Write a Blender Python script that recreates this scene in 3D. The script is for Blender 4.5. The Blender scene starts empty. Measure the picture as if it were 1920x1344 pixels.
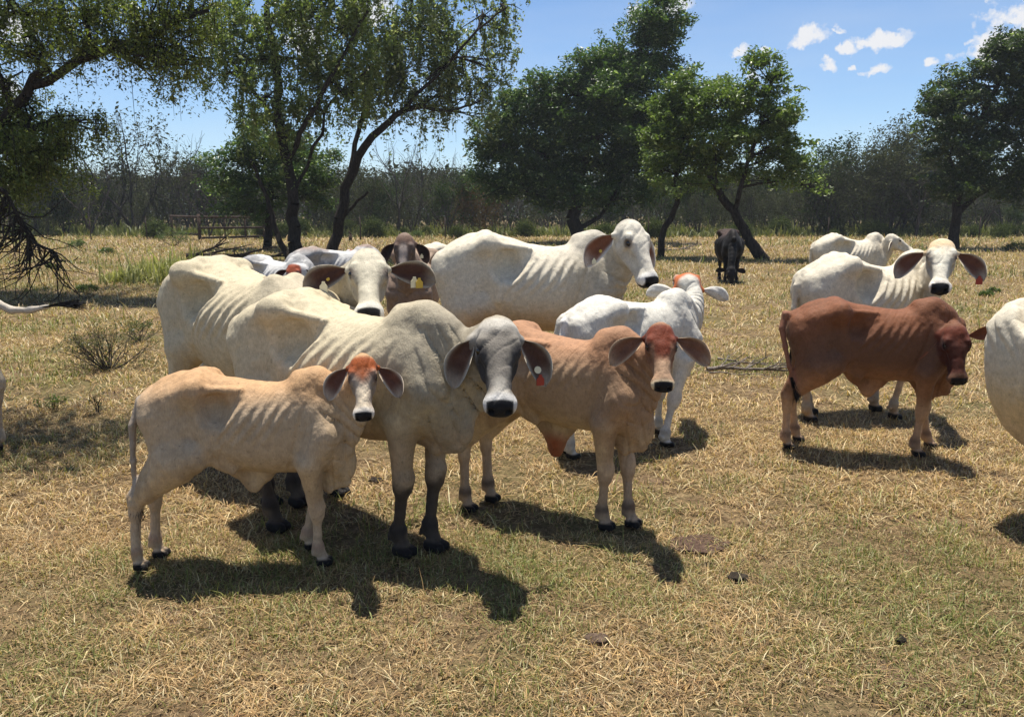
import bpy, bmesh, math, random
import numpy as np
from mathutils import Vector, Matrix

# ---------------------------------------------------------------- camera, sky, sun, exposure
SC = bpy.context.scene
CAM_H = 1.75
cam_data = bpy.data.cameras.new('camera'); cam = bpy.data.objects.new('camera', cam_data)
SC.collection.objects.link(cam); SC.camera = cam
PITCH = math.atan((672 - 395) / 1500.0)
cam_data.sensor_width = 36.0; cam_data.lens = 36.0 * 1500.0 / 1920.0
cam_data.clip_start = 0.05; cam_data.clip_end = 4000
cam.location = (0, 0, CAM_H); cam.rotation_euler = (math.pi / 2 - PITCH, 0, 0)

SUN_EL, SUN_AZ = math.radians(76), math.radians(-6)      # azimuth measured from +Y (away from the camera) towards +X
sun_dir = Vector((math.sin(SUN_AZ) * math.cos(SUN_EL), math.cos(SUN_AZ) * math.cos(SUN_EL), math.sin(SUN_EL)))
sl = bpy.data.lights.new('sun', 'SUN'); sl.energy = 5.0; sl.angle = math.radians(0.53); sl.color = (1.0, 0.95, 0.86)
so = bpy.data.objects.new('sun', sl); SC.collection.objects.link(so)
so.rotation_euler = (-sun_dir).to_track_quat('-Z', 'Y').to_euler(); so.location = (0, 0, 30)

SC.view_settings.view_transform = 'Standard'; SC.view_settings.look = 'None'
SC.view_settings.exposure = 0.58; SC.view_settings.gamma = 1.0
SC.cycles.max_bounces = 6; SC.cycles.transparent_max_bounces = 4
SC.cycles.diffuse_bounces = 2; SC.cycles.glossy_bounces = 2
SC.cycles.use_denoising = True
SC.cycles.sample_clamp_indirect = 4.0

W = bpy.data.worlds.new('World'); SC.world = W; W.use_nodes = True
WN = W.node_tree.nodes; WL = W.node_tree.links; WN.clear()
def px_dir(px, py):
    dx, dy = (px - 960) / 1500.0, (672 - py) / 1500.0
    v = Vector((dx, math.cos(PITCH) + dy * math.sin(PITCH), -math.sin(PITCH) + dy * math.cos(PITCH)))
    return v.normalized()
def build_world():
    out = WN.new('ShaderNodeOutputWorld'); bg = WN.new('ShaderNodeBackground')
    sky = WN.new('ShaderNodeTexSky'); sky.sky_type = 'NISHITA'; sky.sun_disc = False
    sky.sun_elevation = SUN_EL; sky.sun_rotation = SUN_AZ
    sky.air_density = 1.0; sky.dust_density = 0.15; sky.ozone_density = 3.0; sky.altitude = 800
    bg.inputs['Strength'].default_value = 0.078
    tc = WN.new('ShaderNodeTexCoord')
    # small fair-weather clouds, each at its own bearing, broken up by noise
    clouds = [(1517, 70, 34, 20), (1570, 60, 12, 5), (1640, 82, 38, 15), (1682, 77, 20, 13), (1582, 98, 15, 10), (1640, 131, 24, 11),
              (1551, 131, 12, 8), (1598, 127, 6, 6), (1385, 108, 17, 10), (1441, 99, 8, 7), (1414, 146, 12, 9), (1890, 45, 52, 16),
              (1870, 85, 55, 22), (1840, 105, 50, 14), (1780, 108, 12, 12), (1806, 80, 13, 6), (1748, 116, 8, 8), (1860, 130, 30, 12), (1280, 20, 22, 22), (1212, 26, 26, 16),
              (690, 20, 50, 22), (575, 85, 30, 40), (20, 55, 40, 30), (815, 45, 22, 14), (10, 165, 20, 24)]
    noise = WN.new('ShaderNodeTexNoise'); noise.inputs['Scale'].default_value = 52; noise.inputs['Detail'].default_value = 7; noise.inputs['Roughness'].default_value = 0.62
    WL.new(tc.outputs['Generated'], noise.inputs['Vector'])
    wn = WN.new('ShaderNodeTexNoise'); wn.inputs['Scale'].default_value = 26; wn.inputs['Detail'].default_value = 5; wn.inputs['Roughness'].default_value = .6; WL.new(tc.outputs['Generated'], wn.inputs['Vector'])
    w1 = WN.new('ShaderNodeVectorMath'); w1.operation = 'SUBTRACT'; WL.new(wn.outputs['Color'], w1.inputs[0]); w1.inputs[1].default_value = (.5, .5, .5)
    w2 = WN.new('ShaderNodeVectorMath'); w2.operation = 'SCALE'; w2.inputs['Scale'].default_value = .045; WL.new(w1.outputs[0], w2.inputs[0])
    warp = WN.new('ShaderNodeVectorMath'); warp.operation = 'ADD'; WL.new(tc.outputs['Generated'], warp.inputs[0]); WL.new(w2.outputs[0], warp.inputs[1])
    prev = None
    for (px, py, rx, ry) in clouds:
        d = px_dir(px, py)
        right = Vector((d.y, -d.x, 0)).normalized(); up = right.cross(d).normalized()
        def dot(v, k):
            n = WN.new('ShaderNodeVectorMath'); n.operation = 'DOT_PRODUCT'
            WL.new(warp.outputs[0], n.inputs[0]); n.inputs[1].default_value = tuple(v * k); return n.outputs['Value']
        a = dot(right, 1500.0 / (rx * 1.2)); b = dot(up, 1500.0 / (ry * 1.25))
        def m(op, x, y=None):
            n = WN.new('ShaderNodeMath'); n.operation = op
            for i, v in enumerate((x, y)):
                if v is None: continue
                if isinstance(v, (int, float)): n.inputs[i].default_value = v
                else: WL.new(v, n.inputs[i])
            return n.outputs[0]
        off = (px * 0 + 0.0)
        up0 = m('SUBTRACT', b, d.dot(up) * 1500.0 / (ry * 1.25))
        up1 = m('MULTIPLY', m('MINIMUM', up0, 0.0), 1.5)              # flatter base
        up2 = m('ADD', m('MAXIMUM', up0, 0.0), up1)
        r2 = m('ADD', m('MULTIPLY', a, a), m('MULTIPLY', up2, up2))
        val = m('MAXIMUM', m('SUBTRACT', 1.0, r2), -1.0)
        front = dot(d, 1.0); val = m('MULTIPLY', val, m('GREATER_THAN', front, 0.5))
        prev = val if prev is None else m('MAXIMUM', prev, val)
    dens = m('ADD', m('MULTIPLY', prev, 0.85), m('MULTIPLY', m('SUBTRACT', noise.outputs['Fac'], 0.5), 3.3))
    mask = m('MULTIPLY', m('GREATER_THAN', prev, -0.6), dens)
    ramp = WN.new('ShaderNodeMapRange'); ramp.inputs['From Min'].default_value = 0.12; ramp.inputs['From Max'].default_value = 0.75
    WL.new(mask, ramp.inputs['Value'])
    # thin high streaks
    mp = WN.new('ShaderNodeMapping'); mp.inputs['Scale'].default_value = (1.2, 1.0, 6.0); WL.new(tc.outputs['Generated'], mp.inputs['Vector'])
    n2 = WN.new('ShaderNodeTexNoise'); n2.inputs['Scale'].default_value = 2.2; n2.inputs['Detail'].default_value = 5; WL.new(mp.outputs[0], n2.inputs['Vector'])
    r2n = WN.new('ShaderNodeMapRange'); r2n.inputs['From Min'].default_value = 0.42; r2n.inputs['From Max'].default_value = 0.8; r2n.inputs['To Max'].default_value = 0.30
    WL.new(n2.outputs['Fac'], r2n.inputs['Value'])
    tint = WN.new('ShaderNodeMix'); tint.data_type = 'RGBA'; tint.blend_type = 'MULTIPLY'; tint.inputs['Factor'].default_value = 1.0
    WL.new(sky.outputs[0], tint.inputs['A']); tint.inputs['B'].default_value = SKY_TINT
    mx1 = WN.new('ShaderNodeMix'); mx1.data_type = 'RGBA'; WL.new(r2n.outputs[0], mx1.inputs['Factor']); WL.new(tint.outputs['Result'], mx1.inputs['A']); mx1.inputs['B'].default_value = (6.0, 6.6, 7.4, 1)
    mx = WN.new('ShaderNodeMix'); mx.data_type = 'RGBA'; WL.new(ramp.outputs[0], mx.inputs['Factor']); WL.new(mx1.outputs['Result'], mx.inputs['A']); mx.inputs['B'].default_value = (7.4, 7.5, 7.8, 1)
    WL.new(mx.outputs['Result'], bg.inputs['Color']); WL.new(bg.outputs[0], out.inputs['Surface'])
SKY_TINT = (1.02, 1.10, 1.20, 1)
build_world()

# ---------------------------------------------------------------- helpers
COL = SC.collection
RNG = np.random.default_rng(7)
def tag(o, label=None, cat=None, group=None, kind=None):
    if label: o['label'] = label
    if cat: o['category'] = cat
    if group: o['group'] = group
    if kind: o['kind'] = kind
    return o
def empty(name, loc, rz=0.0):
    o = bpy.data.objects.new(name, None); COL.objects.link(o); o.location = loc; o.rotation_euler = (0, 0, rz); o.empty_display_size = 0.2
    return o
def mesh_obj(name, V, faces, mat, parent=None, smooth=True, col=None, loops=None):
    """V (n,3); faces = (m,k) int array or list of such arrays with differing k."""
    me = bpy.data.meshes.new(name)
    V = np.asarray(V, np.float32)
    if not isinstance(faces, list): faces = [faces]
    faces = [np.asarray(f, np.int32) for f in faces if len(f)]
    me.vertices.add(len(V)); me.vertices.foreach_set('co', V.ravel())
    nl = sum(f.size for f in faces); nf = sum(len(f) for f in faces)
    me.loops.add(nl); me.polygons.add(nf)
    me.loops.foreach_set('vertex_index', np.concatenate([f.ravel() for f in faces]))
    tot = np.concatenate([np.full(len(f), f.shape[1], np.int32) for f in faces])
    st = np.concatenate([[0], np.cumsum(tot)[:-1]]).astype(np.int32)
    me.polygons.foreach_set('loop_start', st)
    me.polygons.foreach_set('use_smooth', np.full(nf, smooth, bool))
    me.update(calc_edges=True)
    if col is not None:
        a = me.color_attributes.new('Col', 'FLOAT_COLOR', 'POINT')
        c = np.ones((len(V), 4), np.float32); c[:, :3] = col
        a.data.foreach_set('color', c.ravel())
    o = bpy.data.objects.new(name, me); COL.objects.link(o)
    if mat: me.materials.append(mat)
    if parent is not None: o.parent = parent
    return o
def new_mat(name, rough=0.8, spec=0.3):
    m = bpy.data.materials.new(name); m.use_nodes = True
    b = m.node_tree.nodes['Principled BSDF']; b.inputs['Roughness'].default_value = rough; b.inputs['Specular IOR Level'].default_value = spec
    return m, m.node_tree.nodes, m.node_tree.links, b
def plain(name, rgb, rough=0.7, spec=0.3, scale=20, var=0.15):
    m, N, L, b = new_mat(name, rough, spec)
    tc = N.new('ShaderNodeTexCoord'); n = N.new('ShaderNodeTexNoise'); n.inputs['Scale'].default_value = scale; n.inputs['Detail'].default_value = 4
    L.new(tc.outputs['Object'], n.inputs['Vector'])
    mr = N.new('ShaderNodeMapRange'); mr.inputs['To Min'].default_value = 1 - var; mr.inputs['To Max'].default_value = 1 + var; mr.inputs['From Min'].default_value = .3; mr.inputs['From Max'].default_value = .7
    L.new(n.outputs['Fac'], mr.inputs['Value'])
    mx = N.new('ShaderNodeVectorMath'); mx.operation = 'SCALE'; mx.inputs[0].default_value = rgb; L.new(mr.outputs[0], mx.inputs['Scale'])
    L.new(mx.outputs[0], b.inputs['Base Color'])
    return m
def ground_pt(px, py, z=0.0):
    d = px_dir(px, py); t = (z - CAM_H) / d.z
    return Vector((d.x * t, d.y * t, z))
def vnoise(P, seed=0):
    """cheap smooth value noise in [0,1], P (n,3)"""
    P = np.asarray(P, np.float64); i = np.floor(P).astype(np.int64); f = P - i; f = f * f * (3 - 2 * f)
    def h(a):
        n = (a[:, 0] * 73856093) ^ (a[:, 1] * 19349663) ^ (a[:, 2] * 83492791) ^ (seed * 2654435761)
        n = (n ^ (n >> 13)) * 1274126177; n = n ^ (n >> 16)
        return (n & 0xFFFF) / 65535.0
    r = 0
    for dx in (0, 1):
        for dy in (0, 1):
            for dz in (0, 1):
                w = (f[:, 0] if dx else 1 - f[:, 0]) * (f[:, 1] if dy else 1 - f[:, 1]) * (f[:, 2] if dz else 1 - f[:, 2])
                r = r + w * h(i + np.array([dx, dy, dz]))
    return r
def fbm(P, oct=4, seed=0):
    P = np.asarray(P, np.float64); a, s, t = 1.0, 0.0, 0.0
    for k in range(oct):
        s = s + a * vnoise(P * 2 ** k, seed + k); t += a; a *= 0.5
    return s / t

def at_depth(px, py, Y):
    d = px_dir(px, py); t = Y / d.y; return (d.x * t, Y, CAM_H + d.z * t)
# sRGB to linear
def rgb(r, g, b):
    f = lambda c: ((c / 255 + .055) / 1.055) ** 2.4 if c > 10 else c / 255 / 12.92
    return np.array([f(r), f(g), f(b)])

# ---------------------------------------------------------------- ground
def noise2(x, y, s, seed, o=3): return fbm(np.stack([x * s, y * s, np.zeros_like(x) + .37 * seed], 1), o, seed)
def green_at(x, y):
    """0 = dry straw, 1 = green grass; long swathes and small tufts"""
    a = noise2(x, y, .55, 41); b = noise2(x, y, 2.2, 42); c = noise2(x, y, .09, 43)
    return np.clip((a - .46) * 2.2 + (b - .5) * 1.6 + (c - .5) * .8 + .0, 0, 1)
def bare_at(x, y): return np.clip((noise2(x, y, .9, 44) - .52) * 4 + (noise2(x, y, 4, 45) - .5) * 1.5, 0, 1)
def height_at(x, y): return (noise2(x, y, .35, 46) - .5) * .05 * np.clip((np.hypot(x, y) - 8) / 10, .3, 1) + (noise2(x, y, 2.5, 47, 2) - .5) * .02
def build_ground():
    rs = np.concatenate([np.linspace(0, 14, 110), np.geomspace(14.3, 438, 90)]); th = np.linspace(0, 2 * np.pi, 361)[:-1]
    R_, T_ = np.meshgrid(rs, th, indexing='ij'); x, y = (R_ * np.sin(T_)).ravel(), (R_ * np.cos(T_)).ravel()
    z = height_at(x, y) * (R_.ravel() < 400) - .012; V = np.stack([x, y, z], 1); n = len(th)
    i = np.arange(len(rs) - 1)[:, None] * n; j = np.arange(n)[None]; jn = (j + 1) % n
    F = np.stack([(i + j), (i + n + j), (i + n + jn), (i + jn)], -1).reshape(-1, 4)[:, ::-1]
    m, N, L, b = new_mat('dry_pasture', 1.0, .1)
    tc = N.new('ShaderNodeTexCoord')
    def nz(scale, det=5, rough=.6):
        q = N.new('ShaderNodeTexNoise'); q.inputs['Scale'].default_value = scale; q.inputs['Detail'].default_value = det; q.inputs['Roughness'].default_value = rough; L.new(tc.outputs['Object'], q.inputs['Vector']); return q.outputs['Fac']
    def ramp(v, stops):
        q = N.new('ShaderNodeValToRGB'); e = q.color_ramp.elements
        while len(e) < len(stops): e.new(.5)
        for k, (p, c) in enumerate(stops): e[k].position = p; e[k].color = (*c, 1)
        L.new(v, q.inputs[0]); return q.outputs[0]
    def mix(a, bb, f, mode='MIX'):
        q = N.new('ShaderNodeMix'); q.data_type = 'RGBA'; q.blend_type = mode
        for s_, v in (('A', a), ('B', bb), ('Factor', f)):
            if isinstance(v, (int, float)): q.inputs[s_].default_value = v
            elif isinstance(v, tuple): q.inputs[s_].default_value = (*v, 1)
            else: L.new(v, q.inputs[s_])
        return q.outputs['Result']
    straw = ramp(nz(9, 8, .75), [(.30, (.055, .036, .020)), (.47, (.14, .095, .050)), (.60, (.25, .18, .095)), (.75, (.36, .27, .15))])
    gr = ramp(nz(14, 6, .7), [(.35, (.045, .045, .016)), (.55, (.125, .125, .045)), (.75, (.22, .20, .085))])
    c1 = mix(straw, gr, ramp(nz(.33, 7, .66), [(.46, (0, 0, 0)), (.62, (.75, .75, .75))]))
    soil = ramp(nz(30, 5, .7), [(.3, (.085, .052, .036)), (.7, (.25, .165, .115))])
    c2 = mix(c1, soil, ramp(nz(1.1, 6, .7), [(.56, (0, 0, 0)), (.66, (.8, .8, .8))]))
    L.new(c2, b.inputs['Base Color'])
    bp = N.new('ShaderNodeBump'); bp.inputs['Strength'].default_value = .9; bp.inputs['Distance'].default_value = .03; L.new(nz(22, 8, .75), bp.inputs['Height']); L.new(bp.outputs[0], b.inputs['Normal'])
    tag(mesh_obj('ground', V, F, m), kind='structure')
build_ground()

# ---------------------------------------------------------------- grass: every blade a bent strip, dense near, coarser and sparser with distance
def leaf_material(name, rough=.6, trans=.35, hue_noise=False):
    m = bpy.data.materials.new(name); m.use_nodes = True; N = m.node_tree.nodes; L = m.node_tree.links; N.clear()
    at = N.new('ShaderNodeVertexColor'); at.layer_name = 'Col'
    b = N.new('ShaderNodeBsdfPrincipled'); b.inputs['Roughness'].default_value = rough; b.inputs['Specular IOR Level'].default_value = .35
    t = N.new('ShaderNodeBsdfTranslucent'); mx = N.new('ShaderNodeMixShader'); mx.inputs[0].default_value = trans; o = N.new('ShaderNodeOutputMaterial')
    L.new(at.outputs[0], b.inputs['Base Color'])
    sc = N.new('ShaderNodeVectorMath'); sc.operation = 'MULTIPLY'; sc.inputs[1].default_value = (1.0, 1.15, .6); L.new(at.outputs[0], sc.inputs[0]); L.new(sc.outputs[0], t.inputs['Color'])
    L.new(b.outputs[0], mx.inputs[1]); L.new(t.outputs[0], mx.inputs[2]); L.new(mx.outputs[0], o.inputs['Surface']); return m
M_BLADE = leaf_material('grass_blades', .55, .30)
def blades(x, y, h, w, lean, col, rg, tipcol=None):
    n = len(x); a = rg.random(n) * 6.283; d = np.stack([np.cos(a), np.sin(a)], 1); s = np.stack([-d[:, 1], d[:, 0]], 1)
    # face the strips roughly across, random yaw
    z0 = height_at(x, y) - .015; V = np.zeros((n, 5, 3), np.float32)
    k = lean[:, None]
    def P(t, wd, sg):
        out = np.zeros((n, 3)); r = h * (t * lean * .55 + t * t * lean * .75)
        out[:, 0] = x + d[:, 0] * r + s[:, 0] * w * wd * sg; out[:, 1] = y + d[:, 1] * r + s[:, 1] * w * wd * sg
        out[:, 2] = z0 + h * (t * (1 - .45 * np.minimum(lean, 1.6) * t)) + .004; return out
    V[:, 0] = P(0, 1, -1); V[:, 1] = P(0, 1, 1); V[:, 2] = P(.55, .8, -1); V[:, 3] = P(.55, .8, 1); V[:, 4] = P(1, 0, 0)
    o = (np.arange(n) * 5)[:, None]
    Fq = o + np.array([[0, 1, 3, 2]]); Ft = o + np.array([[2, 3, 4]])
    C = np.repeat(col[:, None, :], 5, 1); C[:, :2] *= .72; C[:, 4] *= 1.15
    return V.reshape(-1, 3), Fq, Ft, C.reshape(-1, 3)
def grass_field():
    rg = np.random.default_rng(3); Vs, Qs, Ts, Cs = [], [], [], []; off = 0
    bands = [(2.3, 4.2, 8600, .026, .0017), (4.2, 7, 4200, .034, .0024), (7, 12, 1400, .046, .0040), (12, 20, 420, .065, .0062), (20, 34, 120, .10, .010), (34, 60, 30, .15, .019)]
    for y0, y1, dens, h0, w0 in bands:
        A = 0.68; area = A * (y1 * y1 - y0 * y0) + 6.0 * (y1 - y0)
        n = int(area * dens); yy = np.sqrt(rg.random(n) * (y1 * y1 - y0 * y0) + y0 * y0); xx = (rg.random(n) * 2 - 1) * (A * yy + 3.0); q = (np.abs(xx) < A * yy + .3) | (rg.random(n) < .5); xx, yy = xx[q], yy[q]; n = len(xx)
        g = green_at(xx, yy); br = bare_at(xx, yy); tuft = noise2(xx, yy, 5.5, 48, 2)
        keep = rg.random(n) > np.clip(.92 * br - .15 * g, 0, 1) + .75 * np.clip((.52 - tuft) * 4, 0, 1) * (yy < 16); xx, yy, g, tuft = xx[keep], yy[keep], g[keep], tuft[keep]; n = len(xx)
        isg = rg.random(n) < g * .62
        h = h0 * rg.lognormal(0, .42, n) * (.55 + 1.0 * tuft) * (1 + .35 * isg); lean = np.where(isg, rg.gamma(2.2, .28, n), rg.gamma(3.0, .33, n))
        w = w0 * (.7 + .8 * rg.random(n))
        dry = rgb(214, 180, 124) * 1.0; dry2 = rgb(162, 120, 76); dry3 = rgb(232, 214, 170); u = rg.random(n)[:, None]; v = (rg.random(n) ** 3)[:, None]
        cd = (dry * u + dry2 * (1 - u)) * (1 - v) + dry3 * v
        g1 = rgb(124, 124, 62); g2 = rgb(160, 158, 92); cg = g1 * u + g2 * (1 - u)
        C = np.where(isg[:, None], cg, cd) * (.58 + .80 * rg.random(n))[:, None]
        # the pasture is a shade greener in broad swathes
        C = C * .92 * (1 - .22 * g[:, None] * np.array([1.0, .55, .8]))
        C = C * (1 - .16 * np.clip((yy - 8) / 12, 0, 1))[:, None]
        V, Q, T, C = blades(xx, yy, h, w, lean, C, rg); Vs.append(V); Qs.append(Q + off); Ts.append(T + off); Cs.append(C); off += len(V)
    # flat litter of broken stems between the tufts
    for y0, y1, dens, ln, w0 in [(2.3, 4.2, 4200, .016, .0016), (4.2, 7, 2000, .022, .0024), (7, 12, 500, .03, .004)]:
        n = int((.68 * (y1 * y1 - y0 * y0) + 1.6 * (y1 - y0)) * dens); yy = np.sqrt(rg.random(n) * (y1 * y1 - y0 * y0) + y0 * y0); xx = (rg.random(n) * 2 - 1) * (.68 * yy + .8)
        u = rg.random(n)[:, None]; C = (rgb(120, 88, 60) * u + rgb(190, 160, 116) * (1 - u)) * (.55 + .6 * rg.random(n))[:, None]; hh = .0045 * (.5 + rg.random(n))
        V, Q, T, C = blades(xx, yy, hh, w0 * (.6 + .9 * rg.random(n)), ln * (.5 + rg.random(n)) / hh, C, rg); V[:, 2] = V[:, 2] + .012 + .006 * np.repeat(rg.random(n), 5); Vs.append(V); Qs.append(Q + off); Ts.append(T + off); Cs.append(C); off += len(V)
    o = mesh_obj('grass', np.concatenate(Vs), [np.concatenate(Qs), np.concatenate(Ts)], M_BLADE, None, True, np.concatenate(Cs)); tag(o, 'short dry straw-coloured pasture grass with greener swathes', 'grass', kind='stuff')
grass_field()

# ---------------------------------------------------------------- trees
def tubes(segs, sides=5):
    """segs: list of (p0, p1, r0, r1) -> one mesh of tapering prisms"""
    A = np.array([s[0] for s in segs], float); B = np.array([s[1] for s in segs], float); ra = np.array([s[2] for s in segs]); rb = np.array([s[3] for s in segs])
    d = B - A; d /= np.linalg.norm(d, axis=1)[:, None] + 1e-9
    ref = np.where(np.abs(d[:, 2:3]) < .9, [[0, 0, 1.0]], [[1.0, 0, 0]]); u = np.cross(d, ref); u /= np.linalg.norm(u, axis=1)[:, None]; v = np.cross(d, u)
    a = np.linspace(0, 2 * np.pi, sides + 1)[:-1]; n = len(A)
    ring = u[:, None] * np.cos(a)[None, :, None] + v[:, None] * np.sin(a)[None, :, None]
    V = np.concatenate([A[:, None] + ring * ra[:, None, None], B[:, None] + ring * rb[:, None, None]], 1).reshape(-1, 3)
    o = (np.arange(n) * sides * 2)[:, None, None]; i = np.arange(sides); j = (i + 1) % sides
    F = (o + np.stack([i, j, j + sides, i + sides], 1)[None]).reshape(-1, 4)
    return V, F
def smooth_limb(pts, r0, r1, rg, n=14, wob=.06):
    """Catmull-Rom through pts with slight wander; returns segments"""
    P = np.array(pts, float); P = np.vstack([2 * P[0] - P[1], P, 2 * P[-1] - P[-2]]); out = []
    for i in range(1, len(P) - 2):
        m = max(3, n // (len(P) - 3))
        for t in np.linspace(0, 1, m, endpoint=False):
            out.append(.5 * (2 * P[i] + (P[i + 1] - P[i - 1]) * t + (2 * P[i - 1] - 5 * P[i] + 4 * P[i + 1] - P[i + 2]) * t * t + (-P[i - 1] + 3 * P[i] - 3 * P[i + 1] + P[i + 2]) * t ** 3))
    out.append(P[-2]); out = np.array(out); L_ = np.linalg.norm(out[-1] - out[0])
    out[1:-1] += rg.normal(0, 1, (len(out) - 2, 3)) * wob * L_ * .12
    k = len(out) - 1; rr = r0 + (r1 - r0) * (np.arange(k + 1) / k) ** .8
    return [(out[i], out[i + 1] + (out[i + 1] - out[i]) * .04, rr[i], rr[i + 1]) for i in range(k)], out
def leaves(C, size, rg, aspect=.5, up=.35, droop=None):
    """one pointed quad per centre"""
    n = len(C); nr = rg.normal(0, 1, (n, 3)); nr[:, 2] = np.abs(nr[:, 2]) + up; nr /= np.linalg.norm(nr, axis=1)[:, None]
    t = rg.normal(0, 1, (n, 3)); 
    if droop is not None: t[:, 2] -= droop
    t -= nr * (t * nr).sum(1)[:, None]; t /= np.linalg.norm(t, axis=1)[:, None]; b = np.cross(nr, t)
    s = (size * rg.lognormal(0, .28, n))[:, None]
    V = np.stack([C - t * s * .5, C + b * s * aspect * .5 + t * s * .03, C + t * s * .55, C - b * s * aspect * .5 + t * s * .03], 1)
    V[:, 1] += nr * s * .08; V[:, 3] += nr * s * .08
    return V.reshape(-1, 3), np.arange(n * 4).reshape(-1, 4)
M_LEAF = leaf_material('tree_leaves', .38, .40)
M_FAR = leaf_material('far_leaves', 1.0, .2)
M_FAR.node_tree.nodes['Principled BSDF'].inputs['Specular IOR Level'].default_value = .05
def bark(name, c1, c2):
    m, N, L, b = new_mat(name, .95, .1); tc = N.new('ShaderNodeTexCoord'); mp = N.new('ShaderNodeMapping'); mp.inputs['Scale'].default_value = (6, 6, 1.6); L.new(tc.outputs['Object'], mp.inputs[0])
    n = N.new('ShaderNodeTexNoise'); n.inputs['Scale'].default_value = 3; n.inputs['Detail'].default_value = 8; n.inputs['Roughness'].default_value = .7; L.new(mp.outputs[0], n.inputs['Vector'])
    r = N.new('ShaderNodeValToRGB'); r.color_ramp.elements[0].position = .35; r.color_ramp.elements[1].position = .68; r.color_ramp.elements[0].color = (*c1, 1); r.color_ramp.elements[1].color = (*c2, 1); L.new(n.outputs['Fac'], r.inputs[0]); L.new(r.outputs[0], b.inputs['Base Color'])
    bp = N.new('ShaderNodeBump'); bp.inputs['Strength'].default_value = 1; bp.inputs['Distance'].default_value = .04; L.new(n.outputs['Fac'], bp.inputs['Height']); L.new(bp.outputs[0], b.inputs['Normal']); return m
M_BARK = bark('dark_bark', (.012, .010, .008), (.060, .047, .038))
M_TWIG = bark('grey_bark', (.028, .024, .021), (.11, .095, .085))
def tree(label, base_px, Y, trunks, blobs, group, seed, leaf=.09, dens=1.0, cols=((46, 66, 24), (74, 96, 36)), weep=0.0, spray=.35, depth=.55, px_mode=True, bare=.0, twig_r=.012, cat='tree', clus=26, aspect=.5, fill=1.0, clump=.74, lobes=2.2, swell=1.05):
    """trunks: list of (radius0, radius1, [(px, py, dY), ...]); blobs: (px, py, rx, ry[, weight]) measured in the photograph and set at depth Y"""
    rg = np.random.default_rng(seed)
    W_ = (lambda p, dY=0.0: np.array(at_depth(p[0], p[1], Y + dY))) if px_mode else None
    segs = []; nodes = []
    b0 = None
    for r0, r1, pts in trunks:
        P = [W_(p, p[2] if len(p) > 2 else 0) for p in pts]
        if b0 is None: P[0][2] = -.1; b0 = P[0].copy(); b0[2] = 0
        elif pts[0][1] > 440: P[0][2] = -.1
        sg, out = smooth_limb(P, r0, r1, rg); segs += sg; nodes += [(p, r0 + (r1 - r0) * i / len(out)) for i, p in enumerate(out)]
    npos = np.array([q[0] for q in nodes]); nrad = np.array([q[1] for q in nodes])
    k = Y / 1500.0; tone0 = []; tips = []
    for bl in blobs:
        px, py, rx, ry = bl[:4]; wt = bl[4] if len(bl) > 4 else 1.0
        dy = rg.uniform(-.5, .5) * depth * rx * k * 2; c = np.array(at_depth(px, py, Y + dy)); R_ = np.array([rx * k, max(rx, ry) * k * .8, ry * k]) * swell
        # limb from nearest suitable trunk node (lower than the blob)
        dd = np.linalg.norm(npos - c, axis=1) + 3 * np.maximum(npos[:, 2] - c[2] + .2, 0); i0 = int(dd.argmin()); p0 = npos[i0]
        mid = (p0 + c) / 2 + rg.normal(0, .12, 3) * np.linalg.norm(c - p0); mid[2] += .08 * np.linalg.norm(c - p0)
        r0 = min(nrad[i0] * .75, .05 + .02 * np.linalg.norm(c - p0)); sg, lo = smooth_limb([p0, mid, c], r0, .03, rg, 8); segs += sg
        area = math.pi * rx * ry * k * k; n_t = int(area * dens * wt / (leaf * leaf * clus) * 11.0)
        u = rg.normal(0, 1, (n_t, 3)); u /= np.linalg.norm(u, axis=1)[:, None]; rad = rg.random(n_t) ** .42
        wobb = .75 + .5 * vnoise(u * 2.3 + seed + px * .01, seed)
        T = c + u * R_ * (rad * wobb)[:, None]
        # gather the twigs into separate leafy boughs with gaps between them
        nc = max(5, int(lobes * area / (spray * spray * 3.2))); uc = rg.normal(0, 1, (nc, 3)); uc /= np.linalg.norm(uc, axis=1)[:, None]; cc = c + uc * R_ * (rg.random(nc) ** .33 * (.70 + .6 * rg.random(nc)))[:, None]
        own = rg.integers(0, nc, n_t); rr_ = spray * (.75 + .6 * rg.random(nc))[own]; w_ = rg.normal(0, 1, (n_t, 3)); w_ /= np.linalg.norm(w_, axis=1)[:, None]
        Tc = cc[own] + w_ * (rr_ * rg.random(n_t) ** .35)[:, None] * np.array([1.15, 1.15, .62])
        T = np.where((rg.random(n_t) < clump)[:, None], Tc, T); T[:, 2] = np.maximum(T[:, 2], .5)
        tone0.append(np.where(rg.random(n_t) < clump, rg.random(nc)[own], .5))
        tips.append(T)
        nb = min(n_t, int(10 + 6 * bare * 10))
        for q in T[:nb]:
            s0 = lo[rg.integers(len(lo) // 2, len(lo))]; m_ = (s0 + q) / 2 + rg.normal(0, .12, 3); segs += [(s0, m_, twig_r * 2.0, twig_r * 1.4), (m_, q, twig_r * 1.4, twig_r * .6)]
    T = np.concatenate(tips); n = len(T)
    if weep > 0:
        L_ = rg.gamma(2.0, weep * .5, n); m = clus; t = rg.random((n, m)); sway = rg.normal(0, .10, (n, 1, 2))
        C = T[:, None, :] + rg.normal(0, .075, (n, m, 3)) * (1 - .3 * t[..., None]); C[..., 2] -= t * L_[:, None]; C[..., :2] += sway * t[..., None] * L_[:, None, None]
        for q, l in list(zip(T, L_))[::3]: segs.append((q, q - np.array([0, 0, l]), .008, .003))
    else:
        m = clus; C = T[:, None, :] + rg.normal(0, spray * .26, (n, m, 3)) * np.array([1, 1, .7])
    tone = .5 * rg.random(n) + .5 * np.concatenate(tone0)
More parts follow.
